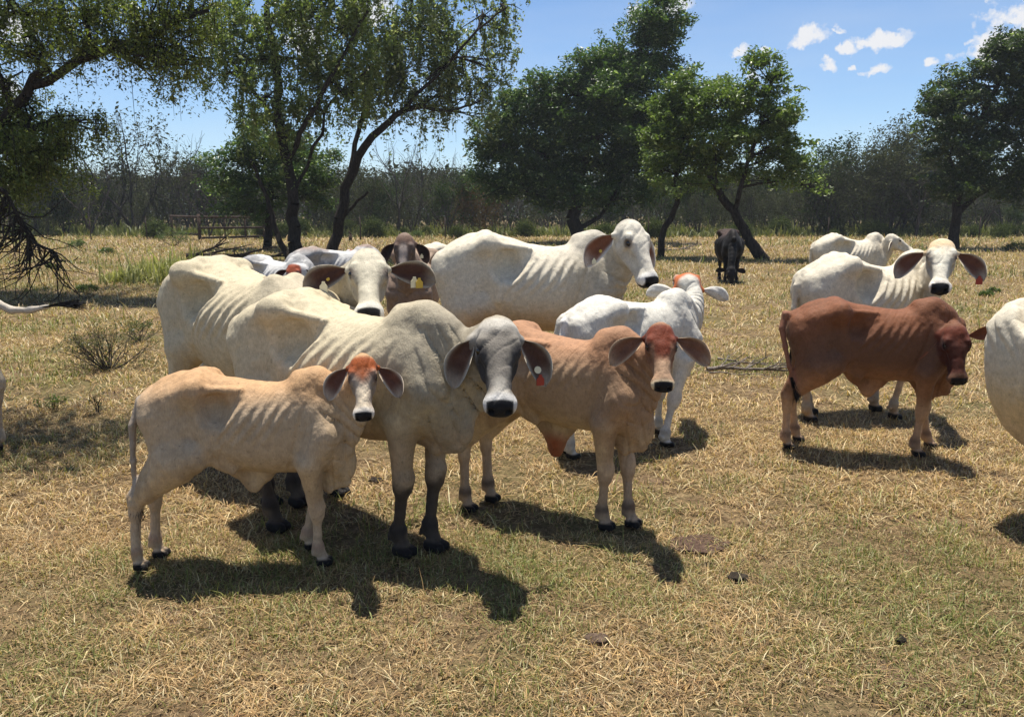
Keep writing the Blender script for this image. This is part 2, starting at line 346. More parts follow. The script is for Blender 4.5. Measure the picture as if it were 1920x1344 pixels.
    C = C.reshape(-1, 3); tn = np.repeat(tone, m); nn = len(C)
    V, F = leaves(C, leaf, rg, aspect, .5, 1.2 if weep > 0 else None)
    c1, c2 = rgb(*cols[0]), rgb(*cols[1]); mixv = np.clip(.55 * tn + .45 * rg.random(nn), 0, 1)[:, None]; col = (c1 * (1 - mixv) + c2 * mixv) * (.8 + .4 * rg.random(nn))[:, None]
    if len(cols) > 2: msk = rg.random(nn) < .06; col[msk] = rgb(*cols[2])
    root = empty(cat.replace(' ', '_'), tuple(b0)); tag(root, label, cat, group)
    Vt, Ft = tubes(segs, 7); mesh_obj('trunk', Vt - b0, Ft, M_BARK, root); mesh_obj('crown', V - b0, F, M_LEAF, root, False, np.repeat(col, 4, 0))
    return root
GT = 'shade trees round the paddock'
OL = ((84, 102, 50), (142, 154, 86), (204, 206, 156)); DK = ((46, 64, 34), (90, 114, 56), (170, 184, 124)); MD = ((68, 86, 40), (118, 136, 68), (180, 190, 126))
tree('tall airy tree with two dark trunks and weeping olive foliage, left of centre', None, 28.5,
     [(.27, .10, [(556, 492), (552, 430, .1), (546, 350, 0), (530, 230, .3), (515, 120, .2), (500, 10, 0)]), (.10, .05, [(541, 300, 0), (590, 200, -.5), (640, 110, -.6), (690, 20, -.4)]),
      (.09, .04, [(540, 260, 0), (480, 180, .3), (430, 110, .6), (400, 30, .6)]), (.07, .03, [(546, 380, 0), (600, 250, .3), (620, 190, .4), (700, 120, .3)]), (.13, .06, [(548, 470, .0), (520, 440, .3), (500, 370, .5), (470, 300, .4)])],
     [(450, 40, 90, 60), (550, 20, 90, 60), (640, 50, 90, 70), (470, 110, 80, 50), (560, 110, 90, 60), (620, 150, 80, 50), (420, 140, 45, 45, .6), (500, 180, 80, 40), (590, 200, 60, 30), (400, 60, 50, 50), (540, -60, 130, 60), (650, -50, 90, 50), (520, 240, 60, 30, .6)], GT, 11, leaf=.125, dens=.95, cols=OL, weep=.75, spray=.5)
tree('tree leaning right with forked trunk and drooping grey-green branch ends, beside the tall airy tree', None, 31,
     [(.24, .09, [(618, 482), (638, 410, 0), (660, 320, -.2), (700, 255, -.4), (745, 215, -.6), (800, 190, -.8)]), (.12, .05, [(655, 330, -.2), (670, 250, .3), (690, 180, .5), (720, 90, .5)]),
      (.08, .03, [(745, 215, -.6), (820, 140, -1), (880, 70, -1.2), (950, 15, -1)]), (.06, .025, [(800, 150, -1), (850, 110, -1), (905, 110, -1.2)]), (.10, .05, [(632, 430, 0), (650, 400, 0), (690, 360, .2)])],
     [(740, 60, 90, 70), (820, 50, 80, 60), (900, 60, 60, 60, .8), (950, 20, 45, 40, .7), (760, 130, 90, 50), (850, 120, 60, 55), (920, 130, 40, 60, .7), (700, 150, 60, 40), (830, 180, 60, 30, .7), (770, 200, 70, 22, .6), (900, 190, 35, 35, .6), (690, 90, 70, 60), (760, -50, 120, 60), (690, 210, 50, 25, .5)], GT, 12, leaf=.13, dens=.88, cols=((86, 102, 60), (146, 154, 98), (210, 210, 170)), weep=.85, spray=.5)
tree('dense dark green tree behind the airy tree trunks', None, 37, [(.22, .1, [(500, 462), (505, 400, 0), (510, 330, 0)])],
     [(500, 270, 80, 50), (450, 310, 55, 50), (560, 300, 55, 60), (510, 340, 90, 50), (420, 350, 40, 30, .7), (590, 360, 35, 40, .8), (500, 390, 80, 22, .7)], GT, 13, leaf=.14, dens=1.5, cols=DK, spray=.6)
tree('big dark evergreen tree with a stepped crown rising to the top edge, right of centre', None, 44,
     [(.42, .14, [(1085, 452), (1080, 390, 0), (1092, 310, 0), (1150, 210, 0), (1215, 110, 0)]), (.16, .07, [(1083, 430, 0), (1130, 400, .5), (1170, 330, 0)]), (.14, .06, [(1085, 350, 0), (1020, 290, 0), (950, 250, 0)])],
     [(1235, 40, 48, 42), (1200, 90, 62, 50), (1255, 100, 32, 50, .8), (1130, 135, 60, 42), (1060, 180, 55, 40), (1000, 200, 55, 45), (955, 240, 50, 45), (1010, 270, 80, 50), (1100, 220, 90, 70), (1190, 190, 75, 80), (920, 290, 40, 40, .8), (1000, 330, 90, 40), (1110, 310, 100, 60), (1210, 280, 70, 60), (1240, 210, 45, 70), (1060, 375, 80, 28, .8), (950, 345, 60, 28, .7), (1170, 375, 70, 26, .7), (1150, 180, 60, 50)], GT, 14, swell=1.17, leaf=.17, dens=2.6, cols=DK, spray=.7, fill=1)
tree('mid-green tree on a long trunk leaning left, with a lopsided crown', None, 29.5,
     [(.24, .10, [(1434, 490), (1404, 448, 0), (1374, 398, .2), (1345, 355, .3), (1318, 300, .3)]), (.11, .05, [(1374, 398, .2), (1384, 370, 0), (1398, 310, -.3), (1430, 230, -.4), (1445, 160, -.4)]), (.06, .025, [(1385, 352, 0), (1420, 345, -.2), (1470, 340, -.3)]), (.05, .02, [(1345, 355, .3), (1340, 280, 0), (1330, 220, 0)])],
     [(1350, 195, 40, 36), (1390, 180, 45, 32), (1440, 150, 34, 36, .9), (1465, 200, 36, 44, .9), (1425, 220, 50, 40), (1360, 250, 60, 40), (1440, 280, 50, 30, .5), (1480, 270, 34, 30, .6), (1340, 310, 50, 32, .8), (1390, 310, 50, 25, .7), (1490, 320, 45, 26, .8), (1440, 335, 50, 14, .5), (1520, 345, 24, 14, .6)], GT, 15, swell=1.17, leaf=.13, dens=2.1, cols=MD, spray=.45)
tree('slim green tree with a curved dark trunk, just left of the grazing bull', None, 30.5,
     [(.15, .06, [(1238, 484), (1246, 430, .0), (1270, 378, .1), (1262, 345, .1), (1290, 290, .1)]), (.06, .03, [(1262, 345, .1), (1290, 230, .2), (1305, 180, .2)])],
     [(1300, 165, 34, 34, .9), (1310, 200, 46, 40), (1270, 195, 40, 40), (1250, 245, 40, 36), (1290, 250, 50, 40), (1260, 300, 50, 28, .8), (1310, 300, 50, 32), (1240, 320, 36, 24, .8), (1265, 350, 50, 16, .5)], GT, 18, swell=1.17, leaf=.13, dens=1.9, cols=MD, spray=.45)
tree('leafy green tree at the right edge reaching over the scrub', None, 38,
     [(.26, .1, [(1790, 458), (1793, 400, 0), (1805, 330, 0), (1840, 230, 0), (1880, 130, 0)]), (.1, .05, [(1800, 350, 0), (1775, 280, 0), (1770, 220, 0)]), (.14, .08, [(1795, 400, 0), (1870, 340, .3), (1925, 300, 0), (1940, 200, 0)])],
     [(1895, 90, 36, 28), (1925, 120, 60, 60), (1860, 140, 30, 25, .6), (1805, 150, 50, 30), (1770, 180, 36, 26, .8), (1800, 210, 70, 40), (1870, 220, 60, 60), (1930, 230, 60, 70), (1790, 265, 55, 40), (1860, 300, 70, 45), (1920, 330, 60, 40), (1780, 320, 50, 32, .7), (1830, 355, 70, 25, .7), (1985, 180, 70, 120)], GT, 16, swell=1.17, leaf=.15, dens=2.1, cols=((42, 56, 30), (84, 100, 54), (160, 172, 120)), spray=.5)
tree('spreading tree with overhanging olive canopy at the top left corner', None, 17,
     [(.22, .08, [(-190, 560), (-130, 430, 0), (-60, 300, 0), (20, 200, 0), (90, 130, 0)]), (.10, .04, [(-60, 300, 0), (40, 250, 0), (110, 220, .2)]), (.10, .04, [(60, 160, 0), (170, 110, 0), (300, 60, 0), (390, 20, 0)]), (.06, .03, [(20, 200, 0), (-10, 100, 0), (20, 0, 0)])],
     [(40, 20, 110, 50), (150, 20, 110, 55), (260, 40, 90, 55), (340, 30, 70, 60), (80, 90, 90, 30, .8), (190, 95, 90, 30, .9), (290, 110, 60, 40, .8), (350, 120, 40, 40, .6), (60, 225, 95, 45, 1.5), (20, 280, 80, 45, 1.5), (130, 230, 55, 42, 1.3), (70, 300, 80, 40, 1.2), (100, 290, 60, 28, .7), (20, 330, 60, 22, .5), (10, 150, 60, 30, .5), (-120, 150, 150, 150, .8), (100, -110, 260, 80, .8), (330, -80, 120, 70, .8), (-60, 340, 100, 40, .6)], GT, 17, leaf=.062, dens=1.0, cols=((80, 94, 42), (132, 140, 68), (180, 180, 110)), weep=.38, spray=.30, bare=.1)
def shade_tree():
    # stands left of the frame; its overhanging limb throws the shade on the grass at the left edge
    rg = np.random.default_rng(5); b0 = np.array([-7.6, 7.2, 0.0]); segs, _ = smooth_limb([b0, b0 + (.4, 0, 2.2), b0 + (1.8, .2, 4.4), b0 + (4.0, .2, 5.6)], .22, .05, rg)
    T = np.concatenate([np.array([-4.2, 7.5, 5.8]) + rg.normal(0, 1, (170, 3)) * (.95, .42, .45), np.array([-6.6, 7.3, 6.2]) + rg.normal(0, 1, (260, 3)) * (1.1, .8, .7)])
    C = (T[:, None] + rg.normal(0, .2, (len(T), 26, 3))).reshape(-1, 3); V, F = leaves(C, .075, rg, .5, .5)
    for q in T[::5]: segs.append((b0 + np.array([3.2, .2, 5.3]), q, .02, .006))
    root = empty('tree', tuple(b0)); tag(root, 'tree just outside the left edge whose limb shades the grass', 'tree', GT)
    Vt, Ft = tubes(segs, 7); mesh_obj('trunk', Vt - b0, Ft, M_BARK, root); mesh_obj('crown', V - b0, F, M_LEAF, root, False, np.tile(rgb(80, 84, 32), (len(V), 1)))
shade_tree()

# bare, twiggy scrub trees of the belt behind: prototypes, then copies
def grow(p, d, L_, r, depth, segs, tips, rg, spread=.55):
    n = 3; q = p.copy()
    for i in range(n):
        d = d + rg.normal(0, .13, 3) + np.array([0, 0, .05]); d /= np.linalg.norm(d); q2 = q + d * L_ / n; ra, rb = r * (1 - .3 * i / n), r * (1 - .3 * (i + 1) / n); segs.append((q, q2, ra, rb)); q = q2
        if depth > 0 and i > 0:
            e = d + rg.normal(0, spread, 3); e[2] += .1; e /= np.linalg.norm(e); grow(q, e, L_ * rg.uniform(.5, .75), rb * .62, depth - 1, segs, tips, rg, spread)
    if depth > 0: grow(q, d + rg.normal(0, .2, 3), L_ * .7, r * .6, depth - 1, segs, tips, rg, spread)
    else: tips.append(q)
def scrub_proto(seed, h, stems, leafy, cols, leaf=.16, dep=4, name='tree'):
    rg = np.random.default_rng(seed); segs, tips = [], []
    for s in range(stems):
        d = np.array([rg.normal(0, .28), rg.normal(0, .2), 1.0]); d /= np.linalg.norm(d); grow(np.array([rg.normal(0, .02), rg.normal(0, .02), -.1]), d, h * .36, .035 * h ** .6 / stems ** .3, dep, segs, tips, rg)
    V, F = tubes(segs, 4); T = np.array(tips)
    root = empty(name, (0, 0, 0)); mesh_obj('trunk', V, F, M_TWIG, root)
    if leafy > 0:
        T = T[rg.random(len(T)) < min(1, leafy)]; m = int(18 * max(1, leafy)); C = (T[:, None] + rg.normal(0, .28, (len(T), m, 3)) - np.array([0, 0, .05])).reshape(-1, 3); low = rg.random(len(C)) < .3
        C[low, 2] *= rg.uniform(.3, 1, low.sum()); VL, FL = leaves(C, leaf, rg, .5, .4)
        c1, c2 = rgb(*cols[0]), rgb(*cols[1]); u = rg.random(len(C))[:, None]; col = np.repeat((c1 * (1 - u) + c2 * u), 4, 0); mesh_obj('crown', VL, FL, M_FAR, root, False, col)
    return root
def copy_thing(o, loc, rz, sc, label, group=None, cat=None):
    c = o.copy(); COL.objects.link(c); c.location = loc; c.rotation_euler = (0, 0, rz); c.scale = (sc, sc, sc)
    for ch in o.children: d = ch.copy(); COL.objects.link(d); d.parent = c
    tag(c, None, cat, group); PENDING.append((c, label)); return c
PENDING = []
ORD = 'first second third fourth fifth sixth seventh eighth ninth tenth eleventh twelfth thirteenth fourteenth fifteenth sixteenth seventeenth eighteenth nineteenth twentieth'.split()
def belt():
    rg = np.random.default_rng(21)
    GYc = ((54, 58, 42), (88, 90, 66)); GNc = ((40, 54, 30), (74, 88, 50)); RDc = ((88, 62, 44), (92, 82, 56))
    P = [('bare', scrub_proto(31, 7.5, 2, 0, None)), ('bare', scrub_proto(32, 6.5, 3, .0, None)), ('thin', scrub_proto(33, 7.0, 2, .35, GYc)), ('thin', scrub_proto(34, 6.0, 3, .5, GYc)), ('leafy', scrub_proto(35, 6.0, 2, 1.3, GNc)), ('leafy', scrub_proto(36, 5.0, 3, 1.6, GNc)),
         ('rusty', scrub_proto(37, 4.6, 3, .7, RDc)), ('grey', scrub_proto(38, 7.0, 4, .9, GYc))]
    desc = {'bare': 'bare grey twiggy tree', 'thin': 'thin-leaved grey-green tree', 'leafy': 'bushy dark green tree', 'rusty': 'rust-leaved small tree', 'grey': 'dense grey-brown tree'}
    zone = [(-1e9, 150, 'behind the top-left canopy'), (150, 330, 'left of the rail fence'), (330, 500, 'behind the rail fence'), (500, 640, 'behind the airy tree'), (640, 900, 'between leaning tree and evergreen'),
            (900, 1200, 'behind the big evergreen'), (1200, 1500, 'behind the leaning-trunk tree'), (1500, 1740, 'left of the right-edge tree'), (1740, 1e9, 'behind the right-edge tree')]
    spots = []
    # named taller ones (px, top py, kind)
    for px, top, kd in [(215, 215, 0), (250, 205, 3), (195, 300, 2), (165, 300, 1), (300, 290, 2), (320, 240, 0), (350, 270, 2), (390, 290, 0), (620, 290, 0), (640, 300, 2), (745, 262, 0), (775, 255, 0), (810, 285, 1), (690, 300, 7), (835, 300, 3), (880, 330, 6), (905, 335, 6),
                        (1560, 265, 4), (1600, 250, 4), (1640, 232, 7), (1670, 212, 7), (1700, 240, 7), (1540, 280, 2), (1720, 270, 0), (1620, 270, 7), (1655, 255, 3), (1575, 300, 3), (1690, 300, 4), (100, 330, 3), (60, 300, 7), (20, 320, 3), (1300, 360, 3), (1340, 355, 7), (1410, 360, 2), (1450, 355, 7), (1530, 340, 3), (1000, 380, 3), (1900, 380, 4), (1850, 360, 2)]:
        spots.append((px, rg.uniform(54, 66), kd, top))
    for i in range(170):
        px = -60 + 2040 * (i + rg.random()) / 170; spots.append((px, rg.uniform(56, 84), int(rg.choice([0, 0, 1, 1, 2, 3, 2, 4, 5, 7])), rg.uniform(292, 368)))
    hts = [max(v.co.z for v in p[1].children[0].data.vertices) for p in P]
    used = set()
    for px, Y, kd, top in spots:
        x = at_depth(px, 400, Y)[0]; H_ = CAM_H + (395 - top) / 1500 * Y; sc = H_ / hts[kd]; k, pr = P[kd]
        zt = next(z[2] for z in zone if z[0] <= px < z[1]); lab = (desc[k], zt)
        if kd not in used: used.add(kd); pr.location = (x, Y, 0); pr.rotation_euler = (0, 0, rg.uniform(0, 6.28)); pr.scale = (sc,) * 3; PENDING.append((pr, lab)); tag(pr, None, 'tree', 'scrub trees in the belt behind the paddock')
        else: copy_thing(pr, (x, Y, 0), rg.uniform(0, 6.28), sc, lab, 'scrub trees in the belt behind the paddock', 'tree')
    # the wood beyond, reading as one mass, and the rank green growth at its foot
    n = 120000; C = np.stack([rg.uniform(-85, 85, n), rg.uniform(84, 104, n), 7.5 * rg.random(n) ** .8], 1); top = 2.6 + 6.0 * noise2(C[:, 0], C[:, 1], .12, 61); C = C[C[:, 2] < top]
    V, F = leaves(C, .42, rg, .6, .3); u = rg.random(len(C))[:, None]; col = rgb(46, 52, 38) * (1 - u) + rgb(80, 82, 62) * u
    tag(mesh_obj('far_woods', V, F, M_FAR, None, False, np.repeat(col, 4, 0)), 'grey-green thicket filling the view behind the scrub belt', 'woods', kind='stuff')
    n = 70000; x = rg.uniform(-56, 56, n); y = rg.uniform(53, 68, n); y += (noise2(x, y, .1, 62) - .5) * 8; keep = rg.random(n) < np.clip((y - 52) / 5, 0.05, 1) * np.clip(noise2(x, y, .3, 63) * 2.4 - .4, .1, 1); x, y = x[keep], y[keep]
    h = .50 * rg.lognormal(0, .4, len(x)) * (.2 + 1.3 * noise2(x, y, .5, 64)); u = rg.random(len(x))[:, None]; col = rgb(84, 92, 48) * (1 - u) + rgb(134, 132, 76) * u
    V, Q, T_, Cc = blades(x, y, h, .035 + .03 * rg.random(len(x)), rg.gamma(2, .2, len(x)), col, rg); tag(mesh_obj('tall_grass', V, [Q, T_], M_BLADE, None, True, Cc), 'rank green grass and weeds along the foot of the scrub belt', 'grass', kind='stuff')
    # low green bushes at the foot of the belt
    bp_ = scrub_proto(39, 1.3, 5, 1.8, ((56, 68, 36), (92, 100, 58)), leaf=.11, dep=3, name='bush'); first = True
    hb = max(v.co.z for v in bp_.children[0].data.vertices)
    for i in range(40):
        px = rg.uniform(-40, 1960); Y = rg.uniform(51, 60); sc = rg.uniform(.6, 1.7) / hb; x = at_depth(px, 400, Y)[0]; zt = next(z[2] for z in zone if z[0] <= px < z[1]); lab = ('low green bush', zt)
        if first: first = False; bp_.location = (x, Y, 0); bp_.scale = (sc,) * 3; PENDING.append((bp_, lab)); tag(bp_, None, 'bush', 'low bushes along the belt')
        else: copy_thing(bp_, (x, Y, 0), rg.uniform(0, 6.28), sc, lab, 'low bushes along the belt', 'bush')
    # distant ridge
    X = np.linspace(-300, 300, 90); Hh = 10.5 + 5 * noise2(X, X * 0, .012, 65) + 1.2 * noise2(X, X * 0, .1, 66); V = np.concatenate([np.stack([X, X * 0 + 240, X * 0 - 1], 1), np.stack([X, X * 0 + 280, Hh], 1), np.stack([X, X * 0 + 310, X * 0 - 1], 1)]); i = np.arange(89); F = np.concatenate([np.stack([i, i + 1, i + 91, i + 90], 1), np.stack([i + 90, i + 91, i + 181, i + 180], 1)])
    tag(mesh_obj('hills', V, F, plain('ridge_scrub', (.075, .09, .085), 1, 0, .02, .2)), kind='structure')
belt()
def name_belt():
    by = {}
    for o, k in PENDING: by.setdefault(k, []).append(o)
    for (kind, zt), os_ in by.items():
        os_.sort(key=lambda o: o.location.x / o.location.y)
        for i, o in enumerate(os_): o['label'] = f'{kind} {zt}' if len(os_) == 1 else f'{kind}, {ORD[min(i, 19)]} from left of those {zt}'
name_belt()

# ---------------------------------------------------------------- paddock furniture and litter
M_WOOD = bark('weathered_rail_wood', (.030, .022, .017), (.12, .085, .065))
M_DEAD = bark('bleached_dead_wood', (.10, .08, .065), (.38, .32, .27))
M_STEEL = plain('rusty_post_steel', (.05, .035, .028), .8, .2)
def bar(a, b, r, rb=None, sides=8):
    V, F = tubes([(a, b, r, rb if rb else r)], sides); n = sides; V = np.vstack([V]); caps = [np.arange(n)[None, ::-1], (np.arange(n) + n)[None]]; return V, [F] + caps
def part(name, a, b, r, mat, root, rb=None):
    V, F = bar(np.array(a, float), np.array(b, float), r, rb); return mesh_obj(name, V, F, mat, root)
def rail_fence():
    Y0, Y1 = 47.5, 54.0
    A = np.array(at_depth(323, 440, Y1)); B = np.array(at_depth(375, 448, Y0)); C = np.array(at_depth(496, 444, 50.0)); A[2] = B[2] = C[2] = 0
    root = empty('rail_fence', tuple(B)); tag(root, 'brown timber rail fence panel standing alone before the scrub', 'fence')
    def post(p, h, r): part('post', p - B + (0, 0, -.05), p - B + (0, 0, h), r, M_WOOD, root)
    post(B, 1.55, .10); post(A, 1.45, .09); post(C, 1.42, .09); mid = B * .3 + C * .7; post(mid, 1.40, .06)
    q = B + (C - B) * .38; post(q, 1.38, .035)
    def rail(p, q, z, z2=None): 
        w = np.random.default_rng(int(z * 100)).normal(0, .02); part('rail', p - B + (0, -.06, z), q - B + (0, -.06, (z2 or z) + w), .068, M_WOOD, root)
    rail(A, B, 1.40); rail(A, B, .30, .34); rail(B, C, 1.38); rail(B, C, .75); rail(B, C, .17)
rail_fence()
def wire_fence():
    root0 = None; pts = [(18, 447), (171, 449), (275, 440), (676, 446), (835, 446), (1215, 452), (1552, 446), (1835, 448)]
    for i, (px, py) in enumerate(pts):
        p = np.array(at_depth(px, py, 49.0)); p[2] = 0
        r_ = empty('fence_post', tuple(p)); V, F = bar(np.array([0, 0, -.1]), np.array([0, 0, 1.35]), .035); mesh_obj('shaft', V, F, M_STEEL, r_); V, F = bar(np.array([0, 0, 1.35]), np.array([.01, 0, 1.40]), .045, .03); mesh_obj('cap', V, F, M_STEEL, r_)
        w = ['at the far left edge', 'left of the rail fence', 'just left of the rail fence', 'right of the leaning forked tree', 'behind the brown-faced cow', 'left of the curved slim trunk', 'behind the walking white cow', 'near the right-edge tree'][i]
        tag(r_, 'thin dark steel fence post ' + w, 'fence post', 'wire fence posts in front of the scrub')
wire_fence()
def stump():
    p = ground_pt(657, 446); p = np.array(at_depth(657, 446, 46)); p[2] = 0; r_ = empty('stump', tuple(p)); V, F = bar(np.array([0, 0, -.1]), np.array([0, 0, .42]), .11, .09); mesh_obj('wood', V, F, M_WOOD, r_); V, F = bar(np.array([.02, 0, .42]), np.array([-.08, 0, .62]), .05, .03); mesh_obj('snag', V, F, M_WOOD, r_); tag(r_, 'short dark stump beside the leaning forked tree', 'stump')
stump()
def dry_bush(px, py, w, h, label, seed, dead=.6, mat=None, name='bush', cat='bush', group=None, cols=((70, 78, 40), (120, 116, 70)), stems=16, leafn=700, leaf=.022):
    p = np.array(ground_pt(px, py)); rg = np.random.default_rng(seed); segs, tips = [], []
    for i in range(stems):
        d = np.array([rg.normal(0, w / h * .8), rg.normal(0, w / h * .5), 1.0]); d /= np.linalg.norm(d); grow(np.array([rg.normal(0, .01), rg.normal(0, .01), -.03]), d, h * .50, .011 * h ** .5, 3, segs, tips, rg, .75)
    V, F = tubes(segs, 3); V[:, 2] = np.abs(V[:, 2] + .03) - .03; V[:, 2] *= .85
    root = empty(name, tuple(p)); tag(root, label, cat, group); mesh_obj('stems', V, F, mat or M_TWIG, root)
    if leafn:
        T = np.array(tips); C = T[rg.integers(0, len(T), leafn)] + rg.normal(0, .04 * h ** .5, (leafn, 3)); C[:, 2] = np.abs(C[:, 2]) * .85; VL, FL = leaves(C, leaf, rg, .5, .3); u = rg.random(leafn)[:, None]
        mesh_obj('foliage', VL, FL, M_LEAF, root, False, np.repeat(rgb(*cols[0]) * (1 - u) + rgb(*cols[1]) * u, 4, 0))
dry_bush(205, 692, .95, .56, 'dry twiggy bush with sparse green leaves left of the big cream cow', 71, stems=28, leafn=1500)
dry_bush(262, 640, .6, .36, 'low scrubby bush behind the dry twiggy bush at the left', 72, stems=12, leafn=900, cols=((60, 74, 34), (100, 108, 56)))
dry_bush(187, 772, .05, .22, 'small dead upright weed below the dry twiggy bush', 73, stems=4, leafn=60, name='weed', cat='weed')
dry_bush(100, 765, .16, .15, 'small green weed near the left edge', 74, stems=6, leafn=260, leaf=.02, name='weed', cat='weed', cols=((74, 90, 44), (118, 128, 66)))
for i, (px, py, w, h, lb) in enumerate([(143, 466, .8, .45, 'round green shrub left of the rail fence'), (327, 462, 1.3, 1.0, 'green shrub at the foot of the rail fence'), (200, 476, .6, .3, 'low green shrub between the round shrub and the tall grass tuft'), (785, 446, .6, .5, 'small shrub behind the brown-faced cow'),
    (1160, 470, 1.2, .4, 'low shrub under the big evergreen'), (1905, 470, 1.4, .5, 'low green shrub at the right edge'), (1850, 555, .35, .14, 'small green weed right of the cow with the red ear tag'), (100, 505, 1.0, .25, 'low green weeds beside the shade at the far left'), (165, 545, .9, .2, 'green weeds growing along the shade at the left'), (1863, 548, .2, .12, 'tiny weed in the grass near the right edge')]):
    dry_bush(px, py, w, h, lb, 80 + i, stems=14, leafn=int(1500), leaf=.05 if py < 480 else .03, name='shrub', cat='shrub', group='low shrubs in the paddock', cols=((64, 82, 38), (108, 122, 62)))
def grass_tuft():
    rg = np.random.default_rng(9); p = np.array(ground_pt(318, 522)); n = 2600; x = p[0] + rg.normal(0, .6, n); y = p[1] + rg.normal(0, .7, n); h = .42 * rg.lognormal(0, .35, n) * np.exp(-((x - p[0]) / 1.6) ** 2); u = rg.random(n)[:, None]; col = rgb(118, 122, 62) * (1 - u) + rgb(190, 182, 124) * u
    V, Q, T_, Cc = blades(x, y, h, .016 + .012 * rg.random(n), rg.gamma(2, .2, n), col, rg); V[:, :2] -= p[:2]
    r_ = mesh_obj('grass_clump', V, [Q, T_], M_BLADE, None, True, Cc); r_.location = (p[0], p[1], 0); tag(r_, 'tall pale green grass clump behind the big cream cow', 'grass clump')
grass_tuft()
def dead_branch(px, py, label, seed, L_=1.2, ang=0.0, r=.02, mat=None, n=5, cat='branch', z=.04):
    p = np.array(ground_pt(px, py)); rg = np.random.default_rng(seed); segs = []; a = ang
    pts = [np.array([0, 0, z])]; 
    for i in range(6): a += rg.normal(0, .22); pts.append(pts[-1] + np.array([math.cos(a), math.sin(a) * .8, 0]) * L_ / 6 + np.array([0, 0, rg.normal(0, .012)]))
    sg, out = smooth_limb(pts, r, r * .3, rg, 12, .02); segs += sg
    for i in range(n):
        s = out[rg.integers(1, len(out) - 1)]; b = a + rg.normal(0, .9); l = L_ * rg.uniform(.2, .5); e = s + np.array([math.cos(b) * l, math.sin(b) * l * .7, rg.uniform(-.01, .16) * L_]); m = (s + e) / 2 + rg.normal(0, .02, 3); segs += [(s, m, r * .45, r * .3), (m, e, r * .3, r * .12)]
        for q in range(2): e2 = e + rg.normal(0, .12, 3) * L_ * .6; e2[2] = abs(e2[2]); segs.append(((m + e) / 2, e2, r * .2, r * .08))
    V, F = tubes(segs, 5); V[:, 2] = np.maximum(V[:, 2], -.02); o = mesh_obj('dead_branch', V, F, mat or M_DEAD); o.location = tuple(p); tag(o, label, cat); return o
dead_branch(1325, 698, 'bleached dead branch lying on the grass between the white calf and the red calf', 91, 1.25, .05, .026, n=12)
dead_branch(1345, 678, 'thin forked dead branch just behind the bleached one', 92, .9, .15, .015, n=6)
dead_branch(1330, 706, 'fallen stick in front of the bleached dead branch', 96, .8, -.05, .009, n=3)
dead_branch(1600, 716, 'heap of broken sticks under the belly of the red calf', 93, .45, .2, .012, n=10)
dead_branch(350, 487, 'dark fallen limb lying left of the airy tree trunk', 94, 3.6, .05, .12, M_BARK, n=6, z=.12)
dead_branch(500, 492, 'dark broken limb on the grass beside the airy tree trunk', 95, 1.6, 2.6, .06, M_BARK, n=5, z=.1)
dead_branch(105, 493, 'short dark piece of wood lying in the grass at the left', 97, 1.1, .0, .06, M_BARK, n=1, z=.06)
dead_branch(1225, 470, 'dead sticks at the foot of the slim curved tree', 98, 2.0, .3, .05, M_DEAD, n=6)
dead_branch(1395, 485, 'short snag beside the leaning trunk and the bull', 99, .9, 1.9, .05, M_BARK, n=2)
dead_branch(672, 470, 'dark stick leaning out of the grass by the leaning forked tree', 100, 1.1, .9, .035, M_BARK, n=3)
def dead_spray():
    # the dead drooping limb of the top-left tree reaching the ground
    rg = np.random.default_rng(12); Y = 15.6; segs = []
    main = [(-90, 250), (-20, 330), (30, 395), (60, 450), (105, 475)]; ps = [np.array(at_depth(a, b, Y)) for a, b in main]; sg, out = smooth_limb(ps, .07, .02, rg, 16); segs += sg
    for i in range(70):
        s = out[rg.integers(4, len(out))]; q = s.copy(); d = np.array([rg.normal(-.3, .7), rg.normal(0, .35), rg.normal(-.9, .4)]); d /= np.linalg.norm(d); r = .020
        for k in range(6):
            d = d + rg.normal(0, .28, 3) + np.array([0, 0, .03]); d /= np.linalg.norm(d); e = q + d * .24; e[2] = max(e[2], .03); segs.append((q, e, r, r * .8)); 
            if rg.random() < .5: w = q + (d + rg.normal(0, .6, 3)) * .26; w[2] = max(w[2], .02); segs.append((q, w, r * .5, r * .2))
            q = e; r *= .8
    V, F = tubes(segs, 4); b0 = ps[-1]; o = mesh_obj('dead_branch', V - b0, F, M_BARK); o.location = tuple(b0); tag(o, 'drooping bare limb with a tangle of dead twigs at the left edge', 'branch')
dead_spray()
def dung(px, py, rx, label, seed, col=(.075, .042, .03), name='dung_or_shadow_spot', cat='dung', h=.035):
    p = np.array(ground_pt(px, py)); rg = np.random.default_rng(seed); bm = bmesh.new(); bmesh.ops.create_icosphere(bm, subdivisions=4, radius=1); V = np.array([v.co[:] for v in bm.verts]); F = np.array([[v.index for v in f.verts] for f in bm.faces]); bm.free()
    k = .7 + .6 * fbm(V * 2.2 + seed, 3, seed)[:, None]; V = V * k * np.array([rx, rx * .8, 1]); V[:, 2] = np.where(V[:, 2] > 0, V[:, 2], V[:, 2] * .3) * h * .25 + (fbm(V * np.array([40, 40, 3]) / max(rx, .1) * .12, 3, seed + 1) - .5) * h * .7
    m = plain('dung_%d' % seed, col, 1, .05, 60, .5); o = mesh_obj(name, V, F, m); o.location = tuple(p + np.array([0, 0, .004])); tag(o, label, cat)
dung(1312, 1021, .155, 'wide flat reddish-brown crumbled dung pat right of the tan bull calf shadow', 101, (.085, .055, .040), h=.05)
dung(1382, 1083, .05, 'small dark dung lump below the wide reddish pat', 102, (.04, .032, .024), h=.05)
dung(1118, 1198, .05, 'small crumbled dung in the grass at bottom centre', 104, (.10, .07, .05), h=.04)
